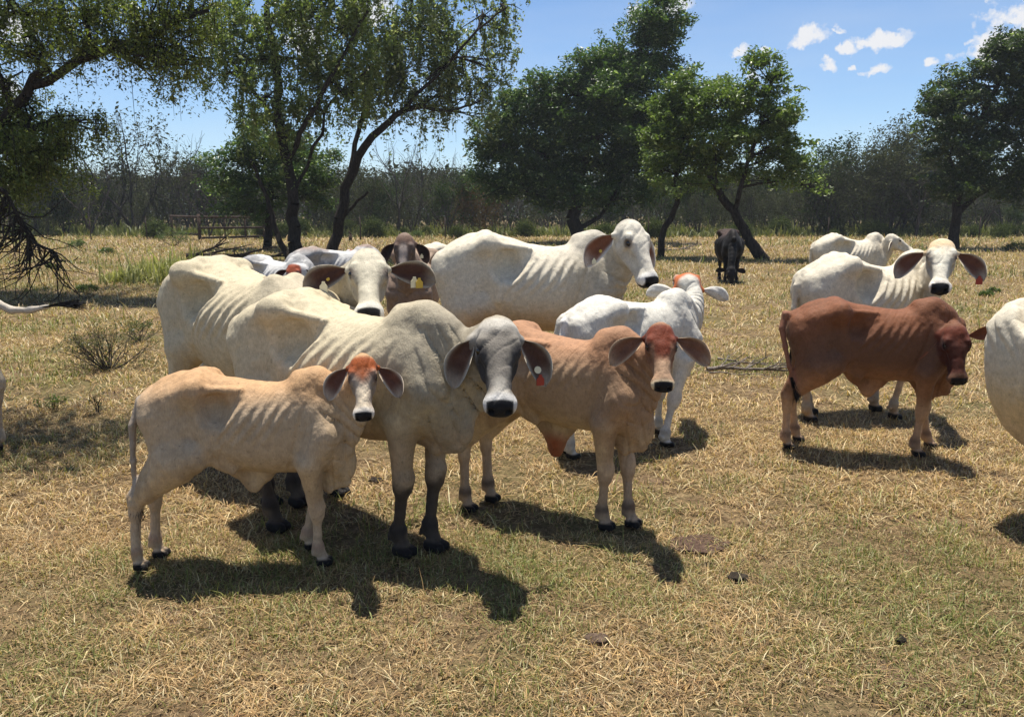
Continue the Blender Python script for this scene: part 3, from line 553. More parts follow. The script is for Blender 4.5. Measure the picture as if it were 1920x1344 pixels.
dung(1690, 1202, .022, 'little dark spot put in for the shadow of a grass hole, lower right', 105, (.03, .026, .02), h=.05)  # not dung: dark mound painted in for the shadow inside a grass hole
dung(705, 902, .05, 'dark dung clod in the grass between the cream cow and the tan bull calf', 106, (.04, .032, .026), h=.05)

# ---------------------------------------------------------------- the hot, slightly milky air of the photograph
def haze():
    bm = bmesh.new(); bmesh.ops.create_cube(bm, size=1.0); me = bpy.data.meshes.new('haze'); bm.to_mesh(me); bm.free()
    o = bpy.data.objects.new('haze', me); COL.objects.link(o); o.scale = (890, 890, 18.4); o.location = (0, 0, 8.1)
    m = bpy.data.materials.new('haze'); m.use_nodes = True; N = m.node_tree.nodes; N.clear(); v = N.new('ShaderNodeVolumePrincipled'); v.inputs['Density'].default_value = HAZE; v.inputs['Color'].default_value = (.86, .92, 1, 1); v.inputs['Anisotropy'].default_value = .2
    out = N.new('ShaderNodeOutputMaterial'); m.node_tree.links.new(v.outputs[0], out.inputs['Volume']); me.materials.append(m); tag(o, kind='stuff')
HAZE = .00045
haze()

# ---------------------------------------------------------------- cattle: one implicit surface per animal, polygonised as one mesh
def smin(a, b, k):
    h = np.maximum(k - np.abs(a - b), 0.0) / k
    return np.minimum(a, b) - h * h * k * 0.25
def smax(a, b, k): return -smin(-a, -b, k)
def cap(P, a, b, ra, rb, n=None, f=1.0):
    a = np.asarray(a, np.float64); b = np.asarray(b, np.float64); ba = b - a
    w = P - a; t = np.clip(w @ ba / max(ba @ ba, 1e-9), 0, 1)
    w = w - t[:, None] * ba
    if n is not None:
        n = np.asarray(n, np.float64); n = n / np.linalg.norm(n); wn = w @ n
        w = w + np.outer(wn * (1 / f - 1), n)
        return (np.sqrt((w * w).sum(1)) - (ra + (rb - ra) * t)) * min(1.0, (1 + f) / 2)
    return np.sqrt((w * w).sum(1)) - (ra + (rb - ra) * t)
def ell(P, c, r, R=None):
    q = P - np.asarray(c); 
    if R is not None: q = q @ R
    r = np.asarray(r, np.float64)
    k0 = np.sqrt(((q / r) ** 2).sum(1)); k1 = np.sqrt(((q / (r * r)) ** 2).sum(1)) + 1e-6
    return k0 * (k0 - 1.0) / k1
def sstep(x, a, b):
    t = np.clip((x - a) / (b - a), 0, 1); return t * t * (3 - 2 * t)
def bump(x, c, w): return np.exp(-((x - c) / w) ** 2)

#            x      top   bot   mid   half  upper-exponent
TRUNK_COW = [(-0.9, 1.14, 1.08, 1.110, 0.01, 2), (-0.875, 1.21, 1, 1.100, 0.07, 2), (-0.82, 1.285, 0.9, 1.080, 0.125, 1.9), (-0.7, 1.375, 0.82, 1.155, 0.185, 1.7), (-0.56, 1.425, 0.76, 1.155, 0.225, 1.55),
             (-0.43, 1.435, 0.72, 1.131, 0.25, 1.5), (-0.25, 1.395, 0.67, 1.091, 0.285, 1.55), (-0.05, 1.335, 0.62, 1.052, 0.325, 1.65), (0.15, 1.315, 0.605, 1.038, 0.325, 1.75),
             (0.3, 1.33, 0.62, 1.050, 0.29, 1.8), (0.42, 1.335, 0.64, 1.065, 0.25, 1.8), (0.55, 1.3, 0.67, 1.062, 0.215, 1.8), (0.66, 1.22, 0.71, 1.031, 0.165, 2), (0.74, 1.1, 0.77, 0.930, 0.09, 2), (0.775, 0.98, 0.86, 0.920, 0.012, 2)]
TRUNK_CALF = [(-0.9, 1.14, 1.08, 1.110, 0.01, 2), (-0.875, 1.23, 1, 1.110, 0.07, 2), (-0.82, 1.31, 0.92, 1.100, 0.12, 1.9), (-0.7, 1.385, 0.85, 1.171, 0.17, 1.8), (-0.56, 1.415, 0.8, 1.167, 0.2, 1.7),
              (-0.43, 1.415, 0.78, 1.153, 0.215, 1.65), (-0.25, 1.375, 0.75, 1.113, 0.235, 1.7), (-0.05, 1.345, 0.71, 1.089, 0.26, 1.75), (0.15, 1.33, 0.69, 1.078, 0.26, 1.8),
              (0.3, 1.345, 0.69, 1.083, 0.235, 1.8), (0.42, 1.36, 0.7, 1.094, 0.21, 1.8), (0.55, 1.33, 0.71, 1.085, 0.185, 1.8), (0.66, 1.23, 0.74, 1.041, 0.145, 2), (0.74, 1.1, 0.79, 0.940, 0.08, 2), (0.775, 0.98, 0.87, 0.920, 0.012, 2)]
def pchip(xs, ys, n=400):
    xs = np.array(xs); ys = np.array(ys); h = np.diff(xs); d = np.diff(ys) / h; m = np.zeros(len(xs))
    m[1:-1] = np.where(d[:-1] * d[1:] > 0, 2 * d[:-1] * d[1:] / (d[:-1] + d[1:] + 1e-12), 0); m[0] = d[0]; m[-1] = d[-1]
    X = np.linspace(xs[0], xs[-1], n); i = np.clip(np.searchsorted(xs, X) - 1, 0, len(h) - 1); t = (X - xs[i]) / h[i]
    return X, (2*t**3-3*t**2+1)*ys[i] + (t**3-2*t**2+t)*h[i]*m[i] + (-2*t**3+3*t**2)*ys[i+1] + (t**3-t**2)*h[i]*m[i+1]

HOLR = np.array([[math.cos(.5), 0, -math.sin(.5)], [0, 1, 0], [math.sin(.5), 0, math.cos(.5)]])
class Cow:
    def __init__(s, **k):
        s.kind = 'cow'; s.scale = 1.0; s.pos = (0, 0); s.heading = 0.0
        s.head = None            # world position of the poll
        s.face = (0, -1, -1)     # world direction poll -> muzzle
        s.roll = 0.0             # tilt of the head about the face axis (radians)
        s.feet = {}; s.feet_at = {}              # 'hr','hl','fr','fl' -> (dx, dy) offsets in metres (body frame, unit scale)
        s.hs = 1.0               # head size factor
        s.lx = 1.0; s.gut = 1.0; s.hump = 1.0; s.dew = 1.0; s.sheath = 0.0; s.folds = 1.0; s.neckw = 1.0; s.rib = 1.0; s.neck_up = 0.0
        s.tail = None; s.switch = True; s.ears = ((.55, -.8, .0), (.55, -.8, .0)); s.ear_size = 1.0
        s.voxel = 0.016; s.sub = 1; s.bony = 1.0; s.horn = False; s.neck_ctrl = (.0, .0, .0); s.tags = ()
        for a, b in k.items(): setattr(s, a, b)
        s.feet = dict(s.feet)
        s.calf = s.kind == 'calf'
        T = TRUNK_CALF if s.calf else TRUNK_COW
        c = list(zip(*T)); s.X = pchip(c[0], c[1])[0]
        s.T, s.B, s.M, s.Wd, s.E = [pchip(c[0], q)[1] for q in c[1:]]
        if s.calf: s.Wd = s.Wd * .94
        s.B = s.M - (s.M - s.B) * (1 + (s.gut - 1) * np.clip(1 - np.abs(s.X + .05) / .6, 0, 1))
        s.Wd = s.Wd * (1 + (s.gut - 1) * np.clip(1 - np.abs(s.X + .05) / .6, 0, 1))
        s.LX = np.array([s.lx, 1.0, 1.0])
        ch, sh = math.cos(s.heading), math.sin(s.heading)
        s.R = np.array([[ch, -sh, 0], [sh, ch, 0], [0, 0, 1.0]])
        for nm, w in s.feet_at.items():
            q = s.loc((w[0], w[1], 0)); bx, by = ((.515 - .03, .15) if nm[0] == 'f' else (-.745 - .02, .135)); sy = -1 if nm[1] == 'r' else 1
            s.feet[nm] = (float(np.clip(q[0] - bx, -.34, .34)), float(np.clip(q[1] - sy * by, -.14, .14)))
        s.hsz = s.hs * (0.86 if s.calf else 1.0)
        s.setup_head()
    def loc(s, p):  # world -> body frame units
        p = np.asarray(p, float) - np.array([s.pos[0], s.pos[1], 0]); q = (p @ s.R) / s.scale
        q[..., 0] /= s.lx; return q
    def setup_head(s):
        if s.head is None: s.headL = np.array([1.05, 0, 1.35])
        else: s.headL = s.loc(s.head)
        f = np.asarray(s.face, float) @ s.R; f /= np.linalg.norm(f)
        up = np.array([0, 0, 1.0]) if abs(f[2]) < .995 else np.array([1.0, 0, 0])
        l = np.cross(up, f); 
        if np.linalg.norm(l) < .05: l = np.array([0, 1.0, 0])
        l /= np.linalg.norm(l); u = np.cross(f, l)
        c, r = math.cos(s.roll), math.sin(s.roll); l, u = c * l + r * u, c * u - r * l
        s.H = np.stack([f, l, u], 1)        # columns f,l,u in body frame
        # neck path
        S = np.array([.60, 0, 1.06]); Eh = s.headL + (s.H @ np.array([.05, 0, -.13]) * s.hsz) / s.LX
        C = (S + Eh) / 2 + np.array([.10, 0, .03]) + np.array(s.neck_ctrl)
        t = np.linspace(0, 1, 8)[:, None]
        s.neck = (1 - t) ** 2 * S + 2 * t * (1 - t) * C + t * t * Eh
        d = np.gradient(s.neck, axis=0); s.nd = d / np.linalg.norm(d, axis=1)[:, None]
    def headpt(s, p): return s.headL + (s.H @ (np.asarray(p, float) * s.hsz)) / s.LX
    def hq(s, P): return (((P - s.headL) * s.LX) @ s.H) / s.hsz
    def trunk(s, P):
        x = P[:, 0]
        T, B, M, Wd, E = [np.interp(x, s.X, a) for a in (s.T, s.B, s.M, s.Wd, s.E)]
        y = np.abs(P[:, 1]) + 1e-5; z = P[:, 2] - M
        H = np.where(z > 0, T - M, M - B) + 1e-4; b = np.where(z > 0, E, 2.0 + .9 * (1 - np.clip(np.abs(x + .08) / .62, 0, 1))); az = np.abs(z) + 1e-5
        F = (y / Wd) ** 2 + (az / H) ** b
        gy = 2 * y / Wd ** 2; gz = b * (az / H) ** b / az
        g = np.sqrt(gy * gy + gz * gz) + 1e-6
        d = (F - 1) / g
        d = np.where(d > 0, np.minimum(d * 1.2, (np.sqrt(F) - 1) * np.minimum(Wd, H) + .0), np.maximum(d, -.12))
        ex = np.maximum(s.X[0] - x, x - s.X[-1])
        return np.where(ex > -.02, np.sqrt(np.maximum(d, 0) ** 2 + np.maximum(ex, 0) ** 2) + np.maximum(ex, -.02) * 0 + np.where(ex > 0, 0, np.minimum(d, 0)), d)
    def sdf(s, P):
        cf = s.calf
        A = np.abs(P[:, 1]); PA = P.copy(); PA[:, 1] = A
        d = s.trunk(P)
        # pelvis: hooks, pins, haunch
        bw = .205 if cf else .24
        hz = 1.318 if cf else 1.345
        bony = s.bony
        d = smin(d, cap(PA, (-.43, bw + .002, hz - .005), (-.40, bw - .03, hz + .004), .036, .032), .085 - .035 * bony)
        d = smin(d, cap(PA, (-.44, .10, 1.35 if cf else 1.39), (-.41, bw - .02, hz + .0), .035, .035), .12 if cf else .09)
        d = smin(d, cap(PA, (-.42, bw - .02, hz - .02), (-.84, .11, 1.20), .05, .04), .12)
        d = smin(d, cap(PA, (-.83, .085, 1.20), (-.80, .11, 1.12), .05, .07), .07)
        # thigh
        th = .135 if cf else .155
        d = smin(d, cap(PA, (-.64, .10, 1.10), (-.60, .15, .84), th, th * .86, (0, 1, 0), .85), .12)
        d = smin(d, cap(PA, (-.80, .10, 1.08), (-.72, .12, .82), .08, .075), .10)
        # flank hollow and loin shelf
        # fold from hook to stifle
        d = smin(d, cap(PA, (-.40, bw - .03, 1.24), (-.33, bw - .035, .92), .03, .045), .09)
        d = smin(d, cap(PA, (-.36, bw - .08, .84), (-.18, .12, .72), .03, .02, (0, 1, 0), .6), .10)
        hol = smin(ell(PA, (-.245, bw + .050, 1.185), (.145, .160, .135), HOLR), ell(PA, (-.12, bw + .07, 1.225), (.11, .12, .07), HOLR), .05)
        d = smax(d, -hol - .055 * (1 - bony), .055)
        d = smin(d, cap(PA, (-.41, bw - .03, hz), (-.06, bw - .070, 1.300), .028, .016), .035)
        # shoulder
        d = smin(d, cap(PA, (.40, .085, 1.29), (.56, .155, .98), .06, .095, (0, 1, 0), .75), .09)
        d = smin(d, cap(PA, (.58, .15, .96), (.46, .165, .80), .085, .085), .10)
        # hump
        hh = s.hump
        if hh > 0:
            a = .22
            q = ell(P, (.50, 0, 1.335 + .015 * hh), (.185, .070 + .03 * hh, .115 * hh + .035), np.array([[math.cos(a), 0, math.sin(a)], [0, 1, 0], [-math.sin(a), 0, math.cos(a)]]))
            d = smin(d, q, .10)
            d = smin(d, cap(P, (.52, 0, 1.35 + .05 * hh), (.74, 0, 1.19), .05, .07), .12)
        # brisket
        d = smin(d, cap(P, (.62, 0, .80), (.66, 0, .72), .09, .06), .12)
        # neck
        N = s.neck; n = len(N)
        base_r = (.115 if cf else .125) * s.neckw
        for i in range(n - 1):
            t0, t1 = i / (n - 1), (i + 1) / (n - 1)
            side = np.cross(s.nd[i], (0, 0, 1.0)); side /= np.linalg.norm(side) + 1e-9
            upv = np.cross(side, s.nd[i])
            r0, r1 = base_r * (1 - .36 * t0), base_r * (1 - .36 * t1)
            d = smin(d, cap(P, N[i], N[i + 1], r0, r1, side, .86), .05)
            o0, o1 = .062 * (1 - t0) + .02, .062 * (1 - t1) + .02
            d = smin(d, cap(P, N[i] + upv * o0, N[i + 1] + upv * o1, r0 * .62, r1 * .62), .06)
            w0, w1 = .10 + .02 * math.sin(3 * t0), .10 + .02 * math.sin(3 * t1)
            d = smin(d, cap(P, N[i] - upv * w0 * (1 - .5 * t0), N[i + 1] - upv * w1 * (1 - .5 * t1), r0 * .70, r1 * .66), .06)
        # dewlap: a hanging fold from throat to brisket
        if s.dew > 0:
            k_ = s.dew; prev = None
            tops = [np.array([.42, 0, .82]), np.array([.56, 0, .86]), np.array([.70, 0, .92])]
            bots = [np.array([.42, 0, .80 - .14 * k_]), np.array([.56, 0, .79 - .19 * k_]), np.array([.72, 0, .80 - .16 * k_])]
            for i in range(1, n):
                t = i / (n - 1); r0 = base_r * (1 - .36 * t)
                tops.append(N[i]); bots.append(N[i] - np.array([0, 0, (.10 + r0 * .9) * (1 - .30 * t) + k_ * .17 * (1 - t) ** .8]))
            for i, (q, bot) in enumerate(zip(tops, bots)):
                if prev is not None:
                    dd = bot - prev[1]; sd = np.cross(dd, (0, 0, 1.0)); sd = sd / (np.linalg.norm(sd) + 1e-9)
                    d = smin(d, cap(P, prev[1], bot, .021, .021, None), .05)
                    mid0, mid1 = (prev[0] * .5 + prev[1] * .5), (q * .5 + bot * .5)
                    d = smin(d, cap(P, mid0, mid1, .055, .055, sd, .6), .06)
                    q0, q1 = prev[0] * .25 + prev[1] * .75, q * .25 + bot * .75
                    d = smin(d, cap(P, q0, q1, .038, .038, sd, .7), .05)
                prev = (q, bot)
        # navel fold / sheath
        if s.sheath:
            h = s.sheath
            d = smin(d, cap(P, (.05, 0, .66 if cf else .60), (-.06, 0, (.69 if cf else .6) - h), .05, .020, (0, 1, 0), .55), .08)
            d = smin(d, cap(P, (-.22, 0, .72 if cf else .65), (-.05, 0, (.70 if cf else .6) - h * .9), .05, .022, (0, 1, 0), .55), .10)
        if s.sheath:
            zb = .68 if cf else .6
            for u_ in (.2, .5, .8): d = smin(d, cap(P, (-.22 * (1 - u_) + .05 * u_, 0, zb + .02), (-.06, 0, zb - s.sheath * .85), .045, .020, (0, 1, 0), .55), .06)
        # legs
        for nm, sy, hind in (('fr', -1, 0), ('fl', 1, 0), ('hr', -1, 1), ('hl', 1, 1)):
            ox, oy = s.feet.get(nm, (0, 0))
            lift = 0
            def J(x, y, z, w): return (x + ox * w, sy * y + oy * w, z)
            Q = P
            th = (1.28 if hind else 1.20) if cf else (1.14 if hind else 1.08)
            if not hind:
                el = J(.455, .165, .78, .05); kn = J(.475, .15, .43, .55); fe = J(.465, .15, .135, .93); pa = J(.50, .15, .06, 1); 
                leg = cap(Q, el, kn, .078 * th, .046 * th)
                leg = smin(leg, cap(Q, J(.49, .15, .455, .5), J(.485, .15, .40, .58), .051 * th, .045 * th), .03)
                leg = smin(leg, cap(Q, J(.475, .15, .38, .6), fe, .031 * th, .028 * th), .04)
                leg = smin(leg, cap(Q, fe, J(.455, .15, .11, .95), .041 * th, .038 * th), .03)
                leg = smin(leg, cap(Q, fe, pa, .036, .038), .03)
                hx, hy = .515 + ox, sy * .15 + oy
            else:
                st = J(-.47, .175, .84, 0); ho = J(-.83, .135, .50, .6); fe = J(-.80, .135, .14, .95); pa = J(-.765, .135, .06, 1)
                g0 = J(-.60, .155, .80, .1)
                leg = cap(Q, g0, (np.array(g0) * .35 + np.array(ho) * .65), .125 * th, .060 * th, (0, 1, 0), .85)
                leg = smin(leg, cap(Q, st, (np.array(g0) * .3 + np.array(ho) * .7), .095 * th, .045 * th, (0, 1, 0), .8), .06)
                leg = smin(leg, cap(Q, (np.array(g0) * .35 + np.array(ho) * .65), ho, .052 * th, .046 * th), .05)
                leg = smin(leg, cap(Q, J(-.79, .13, .80, .1), J(-.87, .135, .56, .55), .028, .024), .06)
                leg = smin(leg, cap(Q, J(-.865, .135, .545, .6), J(-.855, .135, .50, .6), .028, .03), .03)
                leg = smin(leg, cap(Q, ho, J(-.825, .135, .42, .68), .046 * th, .038 * th), .03)
                leg = smin(leg, cap(Q, J(-.825, .135, .42, .68), fe, .032 * th, .030 * th), .04)
                leg = smin(leg, cap(Q, fe, J(-.81, .135, .115, .95), .041 * th, .038 * th), .03)
                leg = smin(leg, cap(Q, fe, pa, .036, .038), .03)
                hx, hy = -.745 + ox, sy * .135 + oy
            for c in (-1, 1):
                leg = smin(leg, cap(Q, (hx - .085, hy + c * .020, .105), (hx - .092, hy + c * .020, .085), .014, .010), .012)
                leg = smin(leg, cap(Q, (hx - .028, hy + c * .021, .030), (hx + .028, hy + c * .026, .020), .040, .032), .012)
            leg = smax(leg, -P[:, 2], .008)
            d = smin(d, leg, .05)
        # tail
        if s.tail is not None:
            Tp = [np.array((-.83, 0, 1.265))] + [np.array(q, float) for q in s.tail]
            m = len(Tp) - 1
            for i in range(m):
                d = smin(d, cap(P, Tp[i], Tp[i + 1], .036 - .020 * i / m, .036 - .020 * (i + 1) / m), .022 if i else .05)
        # head
        q = s.hq(P)
        near = (np.abs(q) < .75).all(1)
        if near.any():
            qq = q[near]; h = s.head_sdf(qq) * s.hsz
            dd = d[near]; d = d.copy(); d[near] = smin(dd, h, .035)
        return d
    def head_sdf(s, q):
        qa = q.copy(); qa[:, 1] = np.abs(q[:, 1]); cf = s.calf
        h = ell(q, (.075, 0, -.085), (.105, .100, .088))
        h = smin(h, ell(q, (.155, 0, -.085), (.115, .098, .075)), .04)
        h = smin(h, cap(q, (.20, 0, -.075), (.415, 0, -.062), .073, .047), .05)
        h = smin(h, cap(qa, (.13, .045, -.175), (.40, .018, -.115), .052, .034), .06)
        h = smin(h, ell(qa, (.175, .05, -.125), (.105, .045, .075)), .04)
        h = smin(h, ell(q, (.440, 0, -.082), (.064, .076, .062)), .03)
        h = smin(h, cap(q, (.455, -.028, -.075), (.455, .028, -.075), .048, .048), .02)
        h = smin(h, ell(q, (.430, 0, -.132), (.050, .052, .034)), .025)
        h = smin(h, cap(qa, (.135, .076, -.040), (.190, .080, -.048), .026, .021), .035)
        h = smin(h, cap(qa, (.140, .082, -.022), (.175, .094, -.036), .014, .012), .02)      # brow
        h = smin(h, cap(qa, (.06, .080, -.125), (.065, .112, -.135), .024, .020), .04)      # ear root
        h = smax(h, -ell(qa, (.182, .104, -.044), (.024, .016, .013)), .010)               # eye socket
        h = smax(h, -ell(qa, (.492, .036, -.062), (.022, .013, .014)), .012)               # nostril
        h = smax(h, -ell(qa, (.30, .085, -.105), (.09, .022, .035)), .04)                  # hollow of the cheek
        h = smax(h, -ell(q, (.505, 0, -.108), (.05, .07, .005)), .010)                     # mouth
        return h
    def detail(s, P, d):
        """ribs, skin folds and small unevenness, added to the distance"""
        A = np.abs(P[:, 1]); x, z = P[:, 0], P[:, 2]
        sr = x - .78 * (z - 1.2)
        win = sstep(sr, -.12, -.05) * (1 - sstep(sr, .24, .42)) * sstep(z, .90, 1.04) * (1 - sstep(z, 1.18, 1.29)) * sstep(A, .10, .16)
        ph = (sr + .07) / .095 + .95 * (vnoise(P * 3.3, 4) - .5); ribamp = .25 + 1.1 * vnoise(np.stack([np.round(ph) * 1.7, z * 3.5, z * 0], 1), 14)
        d = d - s.rib * win * .0068 * (np.cos(2 * np.pi * ph) + .2) * ribamp
        # vertical creases at flank, girth and shoulder
        cr = bump(x + .1 * (z - 1), -.30, .016) * sstep(z, .72, .8) * (1 - sstep(z, 1.02, 1.15)) + bump(x - .35 * (z - 1), .375, .02) * sstep(z, .68, .8) * (1 - sstep(z, 1.12, 1.26))
        d = d + cr * .008 * sstep(A, .08, .14)
        # neck wrinkles
        N = s.neck; dist = np.full(len(P), 9.0); tt = np.zeros(len(P)); below = np.zeros(len(P)); sd = np.zeros(len(P))
        for i in range(len(N)):
            r = P - N[i]; al = r @ s.nd[i]; di = np.sqrt((r * r).sum(1)); mk = di < dist
            dist = np.where(mk, di, dist); tt = np.where(mk, i + al / .12, tt)
        nk = (1 - sstep(dist, .20, .34)) * sstep(x, .52, .62) * np.where(q_in_head(s, P), 0, 1)
        nz = vnoise(P * np.array([2.2, 2.2, 2.2]), 6)
        sn = np.abs(np.sin(tt * np.pi * 1.15 + 9 * nz)); wr = -2.2 * (1 - sn) ** 3 * (.2 + 1.3 * vnoise(P * 5, 7)) + .4 * sn
        low = 1 - sstep(z, 1.05, 1.28) * .6
        d = d - nk * wr * .011 * low * s.folds
        dl = sstep(x, .50, .62) * (1 - sstep(z, .95, 1.05)) * (1 - sstep(z * 0 + A, .14, .22)) * np.where(q_in_head(s, P), 0, 1)
        sn2 = np.abs(np.sin(x * 42 + 9 * vnoise(P * np.array([5, 5, 1.5]), 8))); d = d + s.folds * dl * ((1 - sn2) ** 2.5 * .014 - .003)
        d = d - (fbm(P * 7, 3, 9) - .5) * .014
        # loose skin: fine slanting folds over shoulder, flank and throat, veins on the face
        fo = np.abs(np.sin((x - .55 * z) * 34 + 10 * vnoise(P * 3.1, 15))); fw = sstep(vnoise(P * 4.3, 16), .45, .7) * sstep(z, .55, .75)
        d = d + fw * (1 - fo) ** 4 * .005
        d = d - (vnoise(P * 34, 17) - .5) * .0035
        return d
    def full(s, P): return s.detail(P, s.sdf(P))
    def bounds(s):
        gy = .42 * max(1, s.gut) + .05; pts = [np.array([-.98, -gy, -.03]), np.array([.9, gy, 1.55])]
        for k in ([0, 0, 0], [.5, 0, -.1]):
            c = s.headpt(k); pts += [c - .22 * s.hsz, c + .22 * s.hsz]
        for q in s.neck: pts += [q - .22, q + .22]
        if s.tail is not None:
            for q in s.tail: pts += [np.array(q) - .06, np.array(q) + .06]
        for v in s.feet.values(): pts += [np.array([-.8 + v[0], -.2 + v[1], 0]), np.array([.62 + v[0], .2 + v[1], 0])]
        pts = np.array(pts); return pts.min(0), pts.max(0)
    def mesh(s):
        lo, hi = s.bounds(); lo[2] = -.04
        h = s.voxel / s.scale
        n = (np.ceil((hi - lo) / h / 3).astype(int) + 1) * 3 + 1
        ax = [lo[i] + h * np.arange(n[i]) for i in range(3)]
        # coarse pass
        ca = [a[::3] for a in ax]; G = np.stack(np.meshgrid(*ca, indexing='ij'), -1); cs = G.shape[:3]
        D = s.sdf(G.reshape(-1, 3)).reshape(cs)
        near = np.abs(D) < h * 3 * 1.5
        g = near.copy()
        for axn in range(3):
            sh = np.zeros_like(g); 
            sl1 = [slice(None)] * 3; sl2 = [slice(None)] * 3; sl1[axn] = slice(1, None); sl2[axn] = slice(None, -1)
            a = g.copy(); a[tuple(sl1)] |= g[tuple(sl2)]; a[tuple(sl2)] |= g[tuple(sl1)]; g = a
        V = np.repeat(np.repeat(np.repeat(D, 3, 0), 3, 1), 3, 2)[:n[0], :n[1], :n[2]]
        Mk = np.repeat(np.repeat(np.repeat(g, 3, 0), 3, 1), 3, 2)[:n[0], :n[1], :n[2]]
        # repeat anchors at cell start: shift so that masked block surrounds the coarse node
        Mk = Mk.copy(); 
        for axn in range(3):
            sl1 = [slice(None)] * 3; sl2 = [slice(None)] * 3; sl1[axn] = slice(2, None); sl2[axn] = slice(None, -2)
            b = Mk.copy(); b[tuple(sl2)] |= Mk[tuple(sl1)]; Mk = b
        V = V.copy(); idx = np.argwhere(Mk)
        Pf = np.stack([ax[i][idx[:, i]] for i in range(3)], 1)
        vals = np.concatenate([s.sdf(c) for c in np.array_split(Pf, max(1, len(Pf) // 200000))])
        V[Mk] = vals
        verts, quads = surface_nets(V, lo, h)
        for _ in range(s.sub):
            verts = s.project(verts, s.sdf, 1); verts, quads = subdiv(verts, quads)
        verts = s.project(verts, s.sdf, 1); verts = s.project(verts, s.full, 2)
        return verts, quads
    def project(s, V, fn, it):
        for _ in range(it):
            out = []
            for c in np.array_split(V, max(1, len(V) // 120000)):
                e = .003; f0 = fn(c); g = np.stack([(fn(c + np.eye(3)[i] * e) - f0) / e for i in range(3)], 1)
                g2 = (g * g).sum(1); st = -f0 / np.maximum(g2, .15); st = np.clip(st, -.02, .02)
                out.append(c + g * st[:, None])
            V = np.concatenate(out)
        return V
    def world(s, V):
        V = np.asarray(V, float).copy(); V[:, 0] *= s.lx
        return V * s.scale
def q_in_head(s, P):
    q = s.hq(P)
    return (q[:, 0] > -.02) & (q[:, 0] < .6) & (np.abs(q[:, 1]) < .17) & (q[:, 2] > -.26) & (q[:, 2] < .1)
def surface_nets(V, lo, h):
    S = V < 0; nx, ny, nz = V.shape
    acc = np.zeros((nx - 1, ny - 1, nz - 1, 3)); cnt = np.zeros((nx - 1, ny - 1, nz - 1))
    c = [(0, 0, 0), (1, 0, 0), (0, 1, 0), (1, 1, 0), (0, 0, 1), (1, 0, 1), (0, 1, 1), (1, 1, 1)]
    sub = lambda A, o: A[o[0]:nx - 1 + o[0], o[1]:ny - 1 + o[1], o[2]:nz - 1 + o[2]]
    ns = sum(sub(S, o).astype(np.int8) for o in c); act = (ns > 0) & (ns < 8)
    I = np.argwhere(act); ids = -np.ones(act.shape, np.int64); ids[act] = np.arange(len(I))
    pos = np.zeros((len(I), 3)); k = np.zeros(len(I))
    vals = {o: V[I[:, 0] + o[0], I[:, 1] + o[1], I[:, 2] + o[2]] for o in c}
    for a in c:
        for b in c:
            dff = [b[i] - a[i] for i in range(3)]
            if sum(dff) == 1 and min(dff) == 0:
                va, vb = vals[a], vals[b]; m = (va < 0) != (vb < 0)
                t = np.where(m, va / np.where(m, va - vb, 1), 0)
                p = np.array(a, float) + t[:, None] * np.array(dff, float)
                pos += p * m[:, None]; k += m
    pos = I + pos / k[:, None]
    quads = []
    for axn in range(3):
        o1, o2 = [(1, 2), (2, 0), (0, 1)][axn]
        sl = [slice(1, -1)] * 3; sl[axn] = slice(0, -1); A = S[tuple(sl)]
        sl2 = [slice(1, -1)] * 3; sl2[axn] = slice(1, None); B = S[tuple(sl2)]
        for flip, m in ((0, A & ~B), (1, ~A & B)):
            E = np.argwhere(m)
            E = E + 1; E[:, axn] -= 1
            def cell(d1, d2):
                e = E.copy(); e[:, o1] -= d1; e[:, o2] -= d2; return ids[e[:, 0], e[:, 1], e[:, 2]]
            q = np.stack([cell(1, 1), cell(0, 1), cell(0, 0), cell(1, 0)], 1)
            if flip: q = q[:, ::-1]
            quads.append(q)
    quads = np.concatenate(quads); quads = quads[(quads >= 0).all(1)]
    return lo + pos * h, quads
def subdiv(V, Q):
    n = len(V); E = np.concatenate([Q[:, [0, 1]], Q[:, [1, 2]], Q[:, [2, 3]], Q[:, [3, 0]]]); Es = np.sort(E, 1)
    key = Es[:, 0] * n + Es[:, 1]; u, inv = np.unique(key, return_inverse=True)
    em = (V[u // n] + V[u % n]) / 2; fc = V[Q].mean(1)
    m = len(Q); e = n + inv.reshape(4, m); f = n + len(u) + np.arange(m)
    NQ = np.concatenate([np.stack([Q[:, 0], e[0], f, e[3]], 1), np.stack([Q[:, 1], e[1], f, e[0]], 1), np.stack([Q[:, 2], e[2], f, e[1]], 1), np.stack([Q[:, 3], e[3], f, e[2]], 1)])
    return np.concatenate([V, em, fc]), NQ

